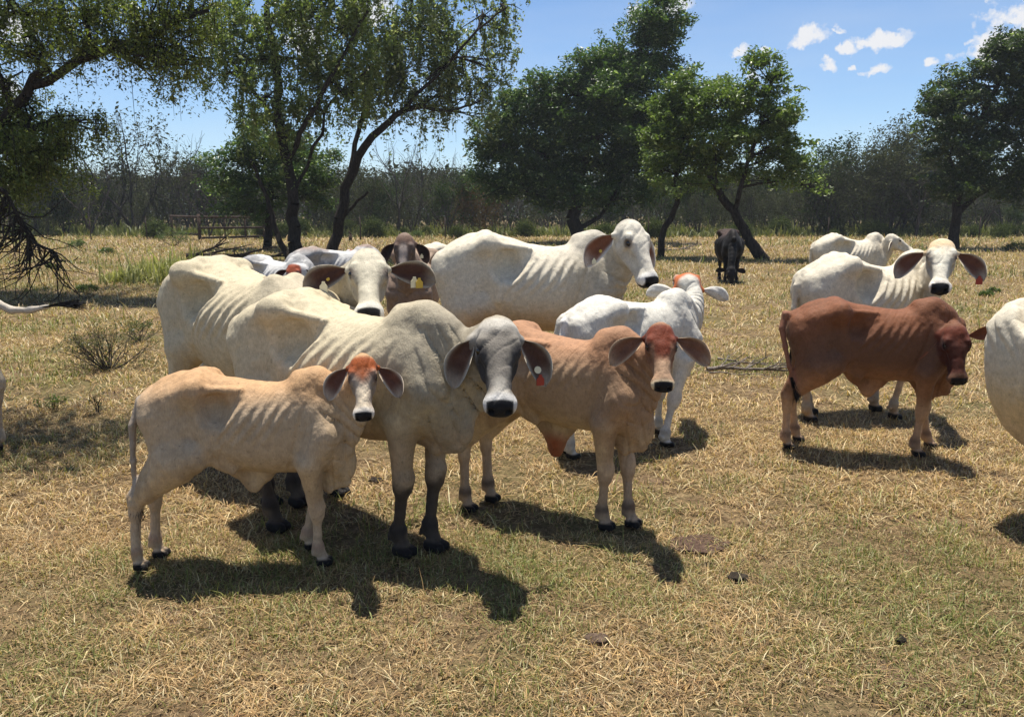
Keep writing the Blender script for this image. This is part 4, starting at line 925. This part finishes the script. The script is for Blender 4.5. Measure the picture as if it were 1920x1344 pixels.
# coat colours, linear
def mixc(a, b, t): return a * (1 - t[:, None]) + b * t[:, None]
def coat(s, V, spec):
    """coat markings of the animal from where each point sits on its body"""
    x, y, z = V[:, 0], V[:, 1], V[:, 2]; n = len(V)
    nz = fbm(V * 4, 4, 21); nf = fbm(V * 18, 3, 22)
    C = np.tile(spec['base'], (n, 1)).astype(float)
    if 'back' in spec: C = mixc(C, spec['back'], sstep(z + .16 * (nz - .5) + .05 * x * 0, spec.get('back_lo', 1.02), spec.get('back_hi', 1.32)))
    if 'belly' in spec: C = mixc(C, spec['belly'], (1 - sstep(z + .1 * (nz - .5), .62, .92)) * .9)
    if 'fore' in spec:
        w = sstep(x + .25 * (nz - .5), spec.get('fore_lo', .25), spec.get('fore_hi', .62)); C = mixc(C, spec['fore'], w * spec.get('fore_w', .8) * (1 - .30 * sstep(nf, .45, .85)))
    if 'spot' in spec: C = mixc(C, spec['spot'], sstep(nz, .5, .62) * spec.get('spot_w', .8))
    C = C * (1 + .10 * (nf - .5) + .12 * (nz - .5))[:, None]
    dirt = sstep(fbm(V * np.array([6, 6, 3.0]), 4, 25), .50, .68) * (1 - sstep(z, .5, 1.15)) * .5; C = mixc(C, spec['base'] * np.array([.50, .42, .34]), dirt)
    legs = sstep(.62 - z, .0, .22)
    if 'leg' in spec: C = mixc(C, spec['leg'], legs * spec.get('leg_w', .8))
    if 'shin' in spec: C = mixc(C, spec['shin'], sstep(.46 - z + .12 * (nf - .5), 0, .10) * spec.get('shin_w', .8) * sstep(nz, .25, .5))
    # pale pastern and dark hoof
    C = mixc(C, spec.get('fetlock', spec['base'] * .5), bump(z, .15, .035) * .75)
    C = mixc(C, rgb(26, 23, 22), 1 - sstep(z, .045, .065))
    if 'navel' in spec: C = mixc(C, spec['navel'], (1 - sstep(z, .56, .68)) * bump(x, -.05, .16) * (np.abs(y) < .1) * (z > .45))
    if 'tail' in spec and s.tail is not None:
        Tp = np.array([(-.83, 0, 1.265)] + list(s.tail)); dm = np.full(n, 9.0)
        for i in range(1, len(Tp) - 1): dm = np.minimum(dm, cap(V, Tp[i], Tp[i + 1], .02, .02))
        C = mixc(C, spec['tail'], (dm < .035) * 1.0)
    # head
    q = s.hq(V); f, l, u = q[:, 0], np.abs(q[:, 1]), q[:, 2]
    inh = np.zeros(n); bx = q_in_head(s, V); inh[bx] = 1 - sstep(s.head_sdf(q[bx]), .008, .035)
    hn = fbm(q * 9, 3, 23); hn2 = fbm(q * 30, 2, 24)
    HC = np.tile(spec.get('face', spec['base']), (n, 1)).astype(float)
    if 'poll' in spec: HC = mixc(HC, spec['poll'], 1 - sstep(f + .10 * (hn - .5) + .35 * l, spec.get('poll_lo', .10), spec.get('poll_hi', .19)))
    if 'blaze' in spec: HC = mixc(HC, spec['blaze'], sstep(u, -.10, -.05) * (1 - sstep(l + .04 * (hn - .5), .025, .055)) * sstep(f, spec.get('blaze_f', .2), spec.get('blaze_f', .2) + .1))
    if 'cheek' in spec: HC = mixc(HC, spec['cheek'], sstep(l + .03 * (hn - .5), .040, .065) * sstep(f, .14, .2) * (1 - sstep(f, .36, .42)) * spec.get('cheek_w', .8))
    if 'eyering' in spec:
        de = np.sqrt((f - .182) ** 2 + (l - .10) ** 2 + (u + .045) ** 2); HC = mixc(HC, spec['eyering'], 1 - sstep(de, .024, .050)); HC = mixc(HC, spec['eyering'] * .35, 1 - sstep(de, .014, .022))
    HC = mixc(HC, spec.get('muzring', rgb(225, 215, 200)), sstep(f + .02 * (hn - .5), spec.get('muz_f', .40), spec.get('muz_f', .40) + .035) * .85)
    nose = sstep(f - .35 * np.clip(-u - .11, 0, 1) + .35 * np.clip(-u - .04, 0, .04) + .01 * (hn - .5), .448, .458) * (1 - sstep(l, .058, .066)) * (1 - sstep(-u, .132, .142))
    HC = mixc(HC, rgb(30, 29, 30), nose)
    HC = HC * (1 + .2 * (hn - .5) + .2 * (hn2 - .5))[:, None]
    C = mixc(C, HC, inh * sstep(f - .5 * np.clip(-u - .14, 0, 1), -.01, .04))
    return np.clip(C, .004, .9)

def coat_material():
    m, N, L, b = new_mat('cattle_coat', 0.66, 0.16)
    at = N.new('ShaderNodeVertexColor'); at.layer_name = 'Col'
    tc = N.new('ShaderNodeTexCoord')
    n = N.new('ShaderNodeTexNoise'); n.inputs['Scale'].default_value = 26; n.inputs['Detail'].default_value = 8; n.inputs['Roughness'].default_value = .68
    L.new(tc.outputs['Object'], n.inputs['Vector'])
    mp = N.new('ShaderNodeMapping'); mp.inputs['Scale'].default_value = (1, 1, .25); L.new(tc.outputs['Object'], mp.inputs['Vector'])
    n2 = N.new('ShaderNodeTexNoise'); n2.inputs['Scale'].default_value = 160; n2.inputs['Detail'].default_value = 4; L.new(mp.outputs[0], n2.inputs['Vector'])
    r1 = N.new('ShaderNodeMapRange'); r1.inputs['From Min'].default_value = .3; r1.inputs['From Max'].default_value = .7; r1.inputs['To Min'].default_value = .80; r1.inputs['To Max'].default_value = 1.16; L.new(n.outputs['Fac'], r1.inputs['Value'])
    r2 = N.new('ShaderNodeMapRange'); r2.inputs['From Min'].default_value = .25; r2.inputs['From Max'].default_value = .75; r2.inputs['To Min'].default_value = .86; r2.inputs['To Max'].default_value = 1.12; L.new(n2.outputs['Fac'], r2.inputs['Value'])
    mu = N.new('ShaderNodeMath'); mu.operation = 'MULTIPLY'; L.new(r1.outputs[0], mu.inputs[0]); L.new(r2.outputs[0], mu.inputs[1])
    # fly specks and dirt
    v = N.new('ShaderNodeTexNoise'); v.inputs['Scale'].default_value = 55; v.inputs['Detail'].default_value = 2; L.new(tc.outputs['Object'], v.inputs['Vector'])
    r3 = N.new('ShaderNodeMapRange'); r3.inputs['From Min'].default_value = .66; r3.inputs['From Max'].default_value = .72; r3.inputs['To Min'].default_value = 1; r3.inputs['To Max'].default_value = .72; L.new(v.outputs['Fac'], r3.inputs['Value'])
    mu2 = N.new('ShaderNodeMath'); mu2.operation = 'MULTIPLY'; L.new(mu.outputs[0], mu2.inputs[0]); L.new(r3.outputs[0], mu2.inputs[1])
    sc = N.new('ShaderNodeVectorMath'); sc.operation = 'SCALE'; L.new(at.outputs['Color'], sc.inputs[0]); L.new(mu2.outputs[0], sc.inputs['Scale'])
    L.new(sc.outputs[0], b.inputs['Base Color'])
    bp = N.new('ShaderNodeBump'); bp.inputs['Strength'].default_value = .6; bp.inputs['Distance'].default_value = .005; hs_ = N.new('ShaderNodeMath'); hs_.operation = 'ADD'; L.new(n2.outputs['Fac'], hs_.inputs[0]); L.new(n.outputs['Fac'], hs_.inputs[1]); L.new(hs_.outputs[0], bp.inputs['Height']); L.new(bp.outputs[0], b.inputs['Normal'])
    b.inputs['Sheen Weight'].default_value = .04; b.inputs['Sheen Roughness'].default_value = .5
    return m
M_COAT = coat_material()
M_EYE = plain('eye_dark', (.012, .008, .006), .08, .7)
M_HAIR = plain('switch_hair', (.012, .011, .011), .6, .3, 60, .4)
def make_tag_mat(name, c): return plain(name, c, .45, .4, 30, .06)
TAGS = {'white': make_tag_mat('tag_white', tuple(rgb(225, 215, 180))), 'yellow': make_tag_mat('tag_yellow', tuple(rgb(196, 164, 62))), 'red': make_tag_mat('tag_red', tuple(rgb(152, 52, 34)))}

def ear_mesh(base, tip, nrm, length_w, cup=.35, bend=.12, thick=.007, arch=None):
    """leaf-shaped cupped ear; returns V, F, t (0..1 along), s (-1..1 across), side (1 = inner)"""
    base, tip, nrm = [np.asarray(a, float) for a in (base, tip, nrm)]
    ax = tip - base; Ln = np.linalg.norm(ax); ax /= Ln; nrm = nrm - ax * (nrm @ ax); nrm /= np.linalg.norm(nrm); sd = np.cross(ax, nrm)
    nt, nsn = 20, 13; V = []; TT = []; SS = []; SD = []
    for side in (1, -1):
        for i in range(nt):
            t = i / (nt - 1)
            w = length_w * (math.sin(math.pi * min(1, (t * .84 + .10)) ** 1.15) ** .85) * (1 if t < .9 else math.sqrt(max(0, (1 - t) / .1)) * .98 + .02)
            if t < .18: w *= .45 + .55 * t / .18
            for j in range(nsn):
                u = -1 + 2 * j / (nsn - 1)
                c = base + ax * Ln * t + sd * (u * w * math.cos(u * cup * 1.1)) + nrm * ((abs(u) ** 2) * w * cup * (1.25 - t * .8) - bend * Ln * math.sin(math.pi * t) * .6)
                if arch is not None: c = c + arch * (Ln * math.sin(math.pi * t) * .8)
                c = c + nrm * (side * thick * .5 * (1 - abs(u) ** 6)) + nrm * .004 * math.sin(u * 7 + t * 9) * Ln * 3
                V.append(c); TT.append(t); SS.append(u); SD.append(side)
    F = []
    for k in range(2):
        o = k * nt * nsn
        for i in range(nt - 1):
            for j in range(nsn - 1):
                a = o + i * nsn + j; q = [a, a + 1, a + nsn + 1, a + nsn]
                F.append(q if k == 0 else q[::-1])
    n = nt * nsn
    for i in range(nt - 1):
        a = i * nsn; F.append([a, a + nsn, a + nsn + n, a + n]); a = i * nsn + nsn - 1; F.append([a + nsn, a, a + n, a + nsn + n])
    a0 = (nt - 1) * nsn
    for j in range(nsn - 1): F.append([a0 + j, a0 + j + 1, a0 + j + 1 + n, a0 + j + n]); F.append([j + 1, j, j + n, j + 1 + n])
    return np.array(V), np.array(F), np.array(TT), np.array(SS), np.array(SD)

def hair_bundle(pts, r, n, seed, spread=.03):
    """thin tapering hair strands along a polyline"""
    rg = np.random.default_rng(seed); V = []; F = []
    P = np.array(pts, float)
    for _ in range(n):
        a = rg.random() * 6.28; rr = r * math.sqrt(rg.random()); o = np.array([math.cos(a), math.sin(a), 0]) * rr
        dr = rg.normal(0, spread, 3); e = .6 + .4 * rg.random(); m = len(P); b = len(V); wd = rg.normal(0, 1, 3); wd /= np.linalg.norm(wd)
        for i in range(m):
            t = i / (m - 1) * e; k = t * (m - 1); i0 = min(int(k), m - 2); c = P[i0] + (P[i0 + 1] - P[i0]) * (k - i0) + o * math.sin(math.pi * min(1, .25 + t * .75)) ** .6 + dr * t * t
            w = .0035 * (1 - .8 * t); V += [c - wd * w, c + wd * w]
        for i in range(m - 1): F.append([b + 2 * i, b + 2 * i + 1, b + 2 * i + 3, b + 2 * i + 2])
    return np.array(V), np.array(F)

def make_cow(name, label, cat, spec, group, pre=None, **k):
    s, mm = pre
    root = empty(name, (s.pos[0], s.pos[1], k.get('z', 0.0)), s.heading)
    tag(root, label, cat, group)
    V, Q = mm; C = coat(s, V, spec)
    Vs = [V]; Fs = [Q]; Cs = [C]; off = len(V)
    innc = spec.get('ear_in', rgb(75, 42, 32)); outc = spec.get('ear_out', spec.get('face', spec['base']))
    tipw = []
    for i, sy in enumerate((-1, 1)):          # right, left
        e = s.ears[i]
        if e is None: tipw.append(None); continue
        b = s.headpt((.066, sy * .112, -.130))
        dirh = s.H @ np.array([0, sy * e[0], 0]) + np.array([0, 0, e[1]]) + s.H @ np.array([0, 0, e[2]]) + (s.H @ np.array([e[3], 0, 0]) if len(e) > 3 else 0)
        dirh /= np.linalg.norm(dirh); b = b * s.LX; Ln = .255 * s.ear_size * (s.hsz if not s.calf else s.hsz * 1.02)
        fac = s.H[:, 0] + s.H[:, 2]; fac = np.array([fac[0], fac[1], 0]); nr = fac / np.linalg.norm(fac) + s.H @ np.array([0, sy * .35, 0])
        tip = b + dirh * Ln
        Ve, Fe, T, S_, SD = ear_mesh(b, tip, nr, .069 * s.ear_size * s.hsz, cup=k.get('ear_cup', .42), thick=.008, arch=(s.H @ np.array([0, sy * .13, 0]) + np.array([0, 0, .07])))
        ce = np.where((SD > 0)[:, None], innc, outc)
        rim = np.clip((np.abs(S_) - .62) / .35, 0, 1) ** 1.3; ce = mixc(ce, outc, np.maximum(rim, .55 * sstep(T, .55, 1)) * (SD > 0));  
        ce = ce * (1 + .5 * (fbm(Ve * 25, 3, 31) - .5))[:, None]
        Ve = Ve / s.LX
        Vs.append(Ve); Fs.append(Fe + off); Cs.append(np.clip(ce, .004, .9)); off += len(Ve)
        tipw.append((b, tip, nr / np.linalg.norm(nr)))
    if s.horn:
        pass
    body = mesh_obj('body', s.world(np.concatenate(Vs)), np.concatenate(Fs), M_COAT, root, True, np.concatenate(Cs))
    # eyes
    for sy in (-1, 1):
        c = s.world(s.headpt((.181, sy * .0895, -.046))[None])[0]; r = .0190 * s.hsz * s.scale
        bm = bmesh.new(); bmesh.ops.create_uvsphere(bm, u_segments=16, v_segments=10, radius=r); me = bpy.data.meshes.new('eye'); bm.to_mesh(me); bm.free()
        for p in me.polygons: p.use_smooth = True
        me.materials.append(M_EYE); o = bpy.data.objects.new('eye', me); COL.objects.link(o); o.parent = root; o.location = c
    # ear tags: (ear index, colour, position along ear, size, hang dx)
    for (ei, colr, t, size, kind) in s.tags:
        b, tip, nr = tipw[ei]; ax = tip - b; sd = np.cross(ax / np.linalg.norm(ax), nr); c = b + ax * t + nr * (.006)
        w = size * .85
        if kind == 'flag':
            dn = np.array([0, 0, -1.0]); sx = np.cross(dn, nr); sx /= np.linalg.norm(sx)
            prof = [(-.18, 0), (.18, 0), (.22, .25), (.5, .55), (.5, 1.35), (-.5, 1.35), (-.5, .55), (-.22, .25)]
            A = np.array([c + sx * w * px_ + dn * w * py_ + nr * .012 for px_, py_ in prof])
        else:
            A = np.array([c + nr * .012 + (math.cos(a) * ax / np.linalg.norm(ax) + math.sin(a) * sd) * w * .5 for a in np.linspace(0, 6.283, 13)[:-1]])
        m_ = len(A); VV = np.concatenate([A, A + nr * .005]); idx = np.arange(m_)
        FF = [idx[None, ::-1], (idx + m_)[None, :], np.stack([idx, (idx + 1) % m_, (idx + 1) % m_ + m_, idx + m_], 1)]
        mesh_obj('ear_tag', s.world(VV / s.LX), FF, TAGS[colr], root, False)
    if s.tail is not None and s.switch:
        end = np.array(s.tail[-1], float); pv = np.array(s.tail[-2], float) if len(s.tail) > 1 else end + (0, 0, .2); dr = (end - pv) / np.linalg.norm(end - pv)
        L_ = k.get('switch_len', .26); gd = k.get('switch_dir', None)
        d2 = dr if gd is None else np.array(gd, float)
        pts = [end - dr * .03 + (dr * (1 - u) + d2 * u) * L_ * u for u in np.linspace(0, 1, 6)]
        VV, FF = hair_bundle(pts, k.get('switch_r', .032), 260, 3, .03)
        mesh_obj('tail_switch', s.world(VV), FF, M_HAIR, root, True)
    return root, s

# ---------------------------------------------------------------- the herd
D2R = math.radians
def FP(**k): return {n: tuple(ground_pt(*p))[:2] for n, p in k.items()}
CREAM = rgb(193, 179, 149); WHITE = rgb(206, 195, 173); GREY = rgb(128, 120, 108)
GA, GC, GF = 'adult cows of the herd', 'calves of the herd', 'cattle far back in the paddock'
HERD = []
def herd(*a, **k): HERD.append((a, k))
hang = lambda bx: [(-.92, 0, 1.15), (-.935, 0, .95), (-.93, 0, .75), (-.915, 0, .58)]

herd('cow', 'cream cow with grey neck and dark grey face, standing behind the small tan calf', 'cow',
     dict(base=CREAM, fore=rgb(134, 125, 109), fore_lo=.15, fore_hi=.75, fore_w=.78, belly=rgb(176, 146, 112), face=rgb(118, 111, 101), blaze=rgb(180, 172, 158), blaze_f=.30, cheek=rgb(48, 46, 46), cheek_w=.9, eyering=rgb(60, 56, 54), poll=rgb(190, 182, 168), poll_lo=.06, poll_hi=.16,
          leg=rgb(146, 128, 106), leg_w=.85, shin=rgb(52, 45, 41), shin_w=.9, fetlock=rgb(40, 36, 34), muzring=rgb(215, 210, 202), ear_in=rgb(84, 58, 46), ear_out=rgb(188, 178, 158)), GA,
     pos=(-.84, 4.22), heading=D2R(-32), scale=.915, lx=1.05, hump=.18, hs=1.06, head=at_depth(934, 588, 3.70), face=(.04, -.86, -1), roll=-.02, voxel=.0105, sub=1,
     feet_at=FP(hr=(533,995),hl=(400,988),fr=(752,1038),fl=(806,1030)), ears=((.42, -1, .1), (.45, -.9, .1)), ear_size=1.05,
     tags=((1, 'white', .62, .045, 'disc'), (1, 'red', .72, .05, 'flag')), neck_ctrl=(.02, .05, -.02))
herd('cow', 'big cream cow looking over the grey-faced cow, with cream tags in both dark-lined ears', 'cow',
     dict(base=CREAM, fore=rgb(170, 160, 142), fore_w=.5, face=rgb(200, 190, 166), cheek=rgb(140, 130, 114), cheek_w=.7, eyering=rgb(120, 108, 96), leg=rgb(120, 104, 88), shin=rgb(48, 42, 38), fetlock=rgb(38, 34, 32), ear_in=rgb(78, 52, 42), ear_out=rgb(180, 168, 146), muzring=rgb(225, 220, 205)), GA,
     pos=(-1.73, 5.26), heading=D2R(-37), scale=1.0, lx=.95, hump=.0, hs=1.0, head=at_depth(689, 460, 4.58), face=(.18, -1.1, -1), voxel=.014,
     feet_at=FP(hr=(376,895),fr=(557,945),fl=(632,945)), ears=((.9, -.45, .05), (.9, -.30, .05)), ear_size=1.12, ear_cup=.3, neck_ctrl=(.0, .05, .02),
     tags=((0, 'white', .52, .055, 'flag'), (1, 'yellow', .62, .05, 'flag'), (1, 'white', .52, .055, 'flag'), (0, 'yellow', .42, .022, 'disc')))
herd('cow', 'tall white cow side-on at the centre, looking right, round tag in its ear', 'cow',
     dict(base=WHITE, fore=rgb(160, 154, 142), fore_lo=.1, fore_hi=.6, fore_w=.65, belly=rgb(190, 160, 125), face=rgb(214, 205, 186), cheek=rgb(170, 160, 145), cheek_w=.5, eyering=rgb(130, 115, 98), leg=rgb(150, 132, 110), ear_in=rgb(120, 76, 54), ear_out=rgb(222, 214, 198), muzring=rgb(235, 230, 220)), GA,
     pos=(.215, 7.30), heading=D2R(2), scale=1.09, lx=.95, hump=.38, hs=1.12, dew=1.5, neckw=1.15, head=at_depth(1189, 408, 6.95), face=(.32, -.55, -1), roll=-.05, voxel=.016,
     ears=((1.0, -.9, -.35), (.5, -.9, .0)), ear_size=1.2, neck_ctrl=(.0, .0, .03), tags=((0, 'yellow', .5, .030, 'disc'), (0, 'white', .72, .04, 'flag')))
herd('cow', 'white cow behind the red calf facing the camera, a red tag on one ear', 'cow',
     dict(base=WHITE, fore=rgb(196, 184, 160), fore_w=.4, belly=rgb(190, 165, 130), face=rgb(216, 208, 188), cheek=rgb(150, 140, 124), cheek_w=.7, eyering=rgb(110, 96, 84), poll=rgb(212, 186, 148), leg=rgb(170, 140, 108), leg_w=.9, ear_in=rgb(104, 66, 50), ear_out=rgb(206, 194, 170)), GA,
     pos=(3.11, 6.90), heading=D2R(8), scale=.97, lx=.78, hump=.6, hs=1.02, head=at_depth(1768, 443, 6.32), face=(-.40, -.85, -1), voxel=.016,
     feet_at=FP(hr=(1530,797),hl=(1550,790),fr=(1668,814),fl=(1737,812)), ears=((.7, -.75, .05), (.75, -.8, .05)), ear_size=1.15, tags=((1, 'red', .80, .06, 'flag'),), tail=hang(0))
herd('calf', 'small tan calf with rust-coloured poll standing in front on the left, facing the camera', 'calf',
     dict(base=rgb(178, 156, 128), back=rgb(184, 146, 106), back_lo=1.17, back_hi=1.38, belly=rgb(186, 160, 124), face=rgb(190, 172, 150), poll=rgb(146, 74, 34), poll_lo=.14, poll_hi=.25, blaze=rgb(226, 206, 176), blaze_f=.22, cheek=rgb(140, 124, 110), cheek_w=.8, eyering=rgb(96, 74, 62),
          leg=rgb(186, 164, 140), leg_w=.7, fetlock=rgb(160, 130, 108), ear_in=rgb(100, 64, 50), ear_out=rgb(206, 190, 166), tail=rgb(160, 144, 126)), GC,
     kind='calf', pos=(-1.25, 3.80), heading=D2R(1), scale=.70, lx=.86, hump=.22, neckw=.92, hs=1.01, head=at_depth(679, 663, 3.60), face=(.10, -.62, -1), voxel=.009, sheath=.10, dew=1.25, rib=.9, bony=.8,
     feet_at=FP(hr=(262,1066),hl=(300,1042),fr=(603,1057),fl=(580,1028)), ears=((.62, -1, .12), (.62, -.95, .12)), ear_size=1.12, ear_cup=.35,
     tail=[(-.90, -.05, 1.21), (-.955, -.10, 1.05), (-.965, -.12, .80), (-.96, -.12, .58)], switch_len=.24, switch_r=.02, neck_ctrl=(.04, .06, -.02))
herd('calf', 'orange-tan young bull calf with dark red poll and long hanging ears, centre front', 'calf',
     dict(base=rgb(164, 138, 110), back=rgb(166, 124, 92), back_lo=1.10, back_hi=1.36, fore=rgb(140, 104, 78), fore_w=.5, belly=rgb(196, 170, 132), face=rgb(176, 142, 112), poll=rgb(108, 50, 30), poll_lo=.22, poll_hi=.36, eyering=rgb(70, 44, 34), cheek=rgb(150, 118, 92), cheek_w=.5,
          leg=rgb(190, 164, 136), leg_w=.8, shin=rgb(110, 84, 66), shin_w=.35, fetlock=rgb(60, 46, 40), navel=rgb(150, 84, 52), ear_in=rgb(120, 82, 62), ear_out=rgb(200, 170, 136), muzring=rgb(228, 208, 170), muz_f=.425), GC,
     kind='calf', pos=(.288, 4.44), heading=D2R(-30), scale=.785, lx=.88, hump=.35, neckw=.92, hs=1.08, head=at_depth(1240, 602, 4.0), face=(-.06, -.80, -1), voxel=.010, sheath=.20, dew=1.15, rib=.45, bony=.2,
     feet_at=FP(hr=(878,957),hl=(906,947),fr=(1132,990),fl=(1182,985)), ears=((.95, -.85, .1), (.95, -.80, .1)), ear_size=1.16, ear_cup=.35, neck_ctrl=(.03, .05, -.02))
herd('calf', 'white calf with orange poll turned away from the camera behind the tan bull calf', 'calf',
     dict(base=rgb(208, 202, 188), fore=rgb(196, 190, 176), fore_w=.4, poll=rgb(184, 100, 54), poll_lo=.14, poll_hi=.22, face=rgb(200, 194, 182), leg=rgb(186, 178, 168), leg_w=.6, ear_in=rgb(176, 156, 144), ear_out=rgb(208, 202, 190), tail=rgb(226, 220, 210)), GC,
     kind='calf', pos=(.93, 5.86), heading=D2R(33), scale=.81, lx=.93, hump=.30, hs=1.45, neckw=1.2, head=at_depth(1292, 511, 6.40), face=(.10, 1.0, -.18), voxel=.014, dew=1.2, rib=.1, bony=.45, feet_at=FP(hr=(1072,860),fr=(1247,838)),
     ears=((1.0, -.12, -.25), (1.0, .05, -.25)), ear_size=.86, tail=[(-.90, 0, 1.22), (-.925, -.01, 1.1), (-.93, -.01, .9), (-.92, -.01, .7)], switch_len=.18, neck_ctrl=(.12, .0, -.04))
herd('calf', 'dark red calf with lowered head and curled tail standing before the white cow', 'calf',
     dict(base=rgb(106, 76, 58), back=rgb(122, 77, 51), back_lo=1.0, back_hi=1.30, fore=rgb(94, 64, 48), fore_w=.5, belly=rgb(160, 118, 86), face=rgb(78, 42, 32), poll=rgb(104, 54, 38), eyering=rgb(50, 26, 20), leg=rgb(186, 154, 124), leg_w=.85, fetlock=rgb(110, 84, 68), ear_in=rgb(110, 66, 46), ear_out=rgb(148, 92, 62), muzring=rgb(110, 80, 62), tail=rgb(140, 96, 74), navel=rgb(170, 130, 98)), GC,
     kind='calf', pos=(2.62, 5.66), heading=D2R(-11), scale=.80, lx=.86, hump=.25, neckw=.86, hs=1.18, head=at_depth(1797, 607, 5.35), face=(-.08, -.42, -1), voxel=.0135, sheath=.11, dew=1.25, rib=.8, bony=.35,
     feet_at=FP(hr=(1470,827),hl=(1494,826),fr=(1700,838),fl=(1724,824)), ears=((.75, -1, -.05), (1.1, .15, -.1)), ear_size=1.05,
     tail=[(-.94, -.03, 1.26), (-.97, -.06, 1.14), (-.93, -.09, .98), (-.88, -.12, .80), (-.84, -.13, .68)], switch_len=.26, switch_r=.024)
herd('cow', 'white cow far back at the right walking past, seen in profile', 'cow',
     dict(base=WHITE, fore=rgb(190, 180, 162), fore_w=.5, leg=rgb(170, 155, 135), ear_in=rgb(110, 80, 62)), GF,
     pos=(5.84, 13.84), heading=0.0, scale=.95, lx=.80, hump=.5, head=at_depth(1673, 436, 13.6), face=(1, -.25, -.75), voxel=.028, sub=1, tail=hang(0), ears=((.7, -.6, -.6), (.7, -.6, -.2)))
herd('cow', 'brown and grey cow behind the big cream cow, only its face and shoulder showing', 'cow',
     dict(base=rgb(150, 128, 108), fore=rgb(120, 100, 86), face=rgb(92, 78, 70), blaze=rgb(160, 146, 136), blaze_f=.08, poll=rgb(116, 92, 78), ear_in=rgb(40, 28, 24), ear_out=rgb(110, 84, 68)), GA,
     pos=(-1.10, 8.9), heading=D2R(-88), scale=.93, hump=.5, head=at_depth(757, 437, 8.1), face=(0, -.5, -1), voxel=.022, ears=((.5, -.9, .1), (.5, -.9, .1)), tags=((1, 'white', .5, .04, 'flag'),))
herd('calf', 'dappled white calf with a red face in the shade beyond the cream cow', 'calf',
     dict(base=rgb(150, 148, 146), spot=rgb(215, 212, 206), face=rgb(160, 150, 146), poll=rgb(150, 74, 48), poll_lo=.16, poll_hi=.28, ear_in=rgb(60, 34, 28)), GC,
     kind='calf', pos=(-2.95, 10.1), heading=D2R(-32), scale=.84, hump=.3, head=at_depth(549, 493, 9.6), face=(.05, -.6, -1), voxel=.022, ears=((.8, -.7, .1), (.8, -.7, .1)), tail=hang(0))
herd('calf', 'grey-white calf with a brown-topped rump, seen over the dappled calf', 'calf',
     dict(base=rgb(148, 146, 144), spot=rgb(205, 202, 196), back=rgb(150, 130, 118), back_lo=1.30, back_hi=1.42, ear_in=rgb(90, 50, 38), ear_out=rgb(150, 100, 76), poll=rgb(140, 80, 56)), GC,
     kind='calf', pos=(-2.62, 12.2), heading=D2R(25), scale=.86, hump=.3, head=at_depth(655, 466, 12.6), face=(1, .3, -.6), voxel=.026, ears=((.8, -.3, .1), (.9, .3, .1)), tail=hang(0))
herd('cow', 'white cow mostly hidden between the brown-faced cow and the tall white cow', 'cow',
     dict(base=WHITE), GA, pos=(-.62, 11.0), heading=D2R(15), scale=.92, hump=.4, head=at_depth(905, 470, 11.0), face=(1, -.2, -.8), voxel=.03, tail=hang(0))
herd('cow', 'heavy-bellied white cow cut off by the right edge, seen from behind', 'cow',
     dict(base=WHITE, belly=rgb(206, 180, 136), leg=rgb(190, 170, 145)), GA,
     pos=(3.21, 4.26), heading=D2R(62), scale=1.04, gut=1.68, hump=.5, head=(4.3, 5.3, 1.3), face=(1, .3, -.8), voxel=.016)
herd('cow', 'pale cow cut off by the left edge, swinging its black-tipped tail out sideways', 'cow',
     dict(base=WHITE, leg=rgb(170, 150, 128), tail=rgb(190, 178, 160)), GA,
     pos=(-4.56, 5.55), heading=D2R(180), scale=.97, hump=.5, head=(-5.6, 5.6, 1.2), face=(-1, 0, -.7), voxel=.022,
     tail=[(-.95, 0.0, 1.18), (-1.10, 0.0, 1.10), (-1.24, 0, 1.10), (-1.38, 0, 1.13)], switch_len=.30, switch_dir=(-1, 0, .05), switch_r=.03)
herd('bull', 'dark brown bull grazing head-on under the leaning tree', 'bull',
     dict(base=rgb(20, 15, 13), back=rgb(60, 42, 33), back_lo=1.15, back_hi=1.4, fore=rgb(14, 12, 11), fore_w=.9, face=rgb(24, 20, 20), leg=rgb(26, 22, 20), ear_in=rgb(22, 16, 14), ear_out=rgb(34, 26, 24), muzring=rgb(40, 36, 34), fetlock=rgb(24, 20, 20)), GF,
     pos=(5.42, 20.1), heading=D2R(-97), scale=.90, gut=1.25, hump=.5, folds=0, dew=.5, head=at_depth(1373, 500, 19.1), face=(0, -.25, -1), voxel=.03, ears=((1, -.05, .0), (1, -.2, .0)), neck_ctrl=(0, 0, -.05), hs=1.1)

def build_herd():
    from concurrent.futures import ThreadPoolExecutor
    cows = [Cow(**k) for a, k in HERD]
    with ThreadPoolExecutor(4) as ex: meshes = list(ex.map(lambda c: c.mesh(), cows))
    for (a, k), s, m in zip(HERD, cows, meshes): make_cow(*a, pre=(s, m), **k)
build_herd()
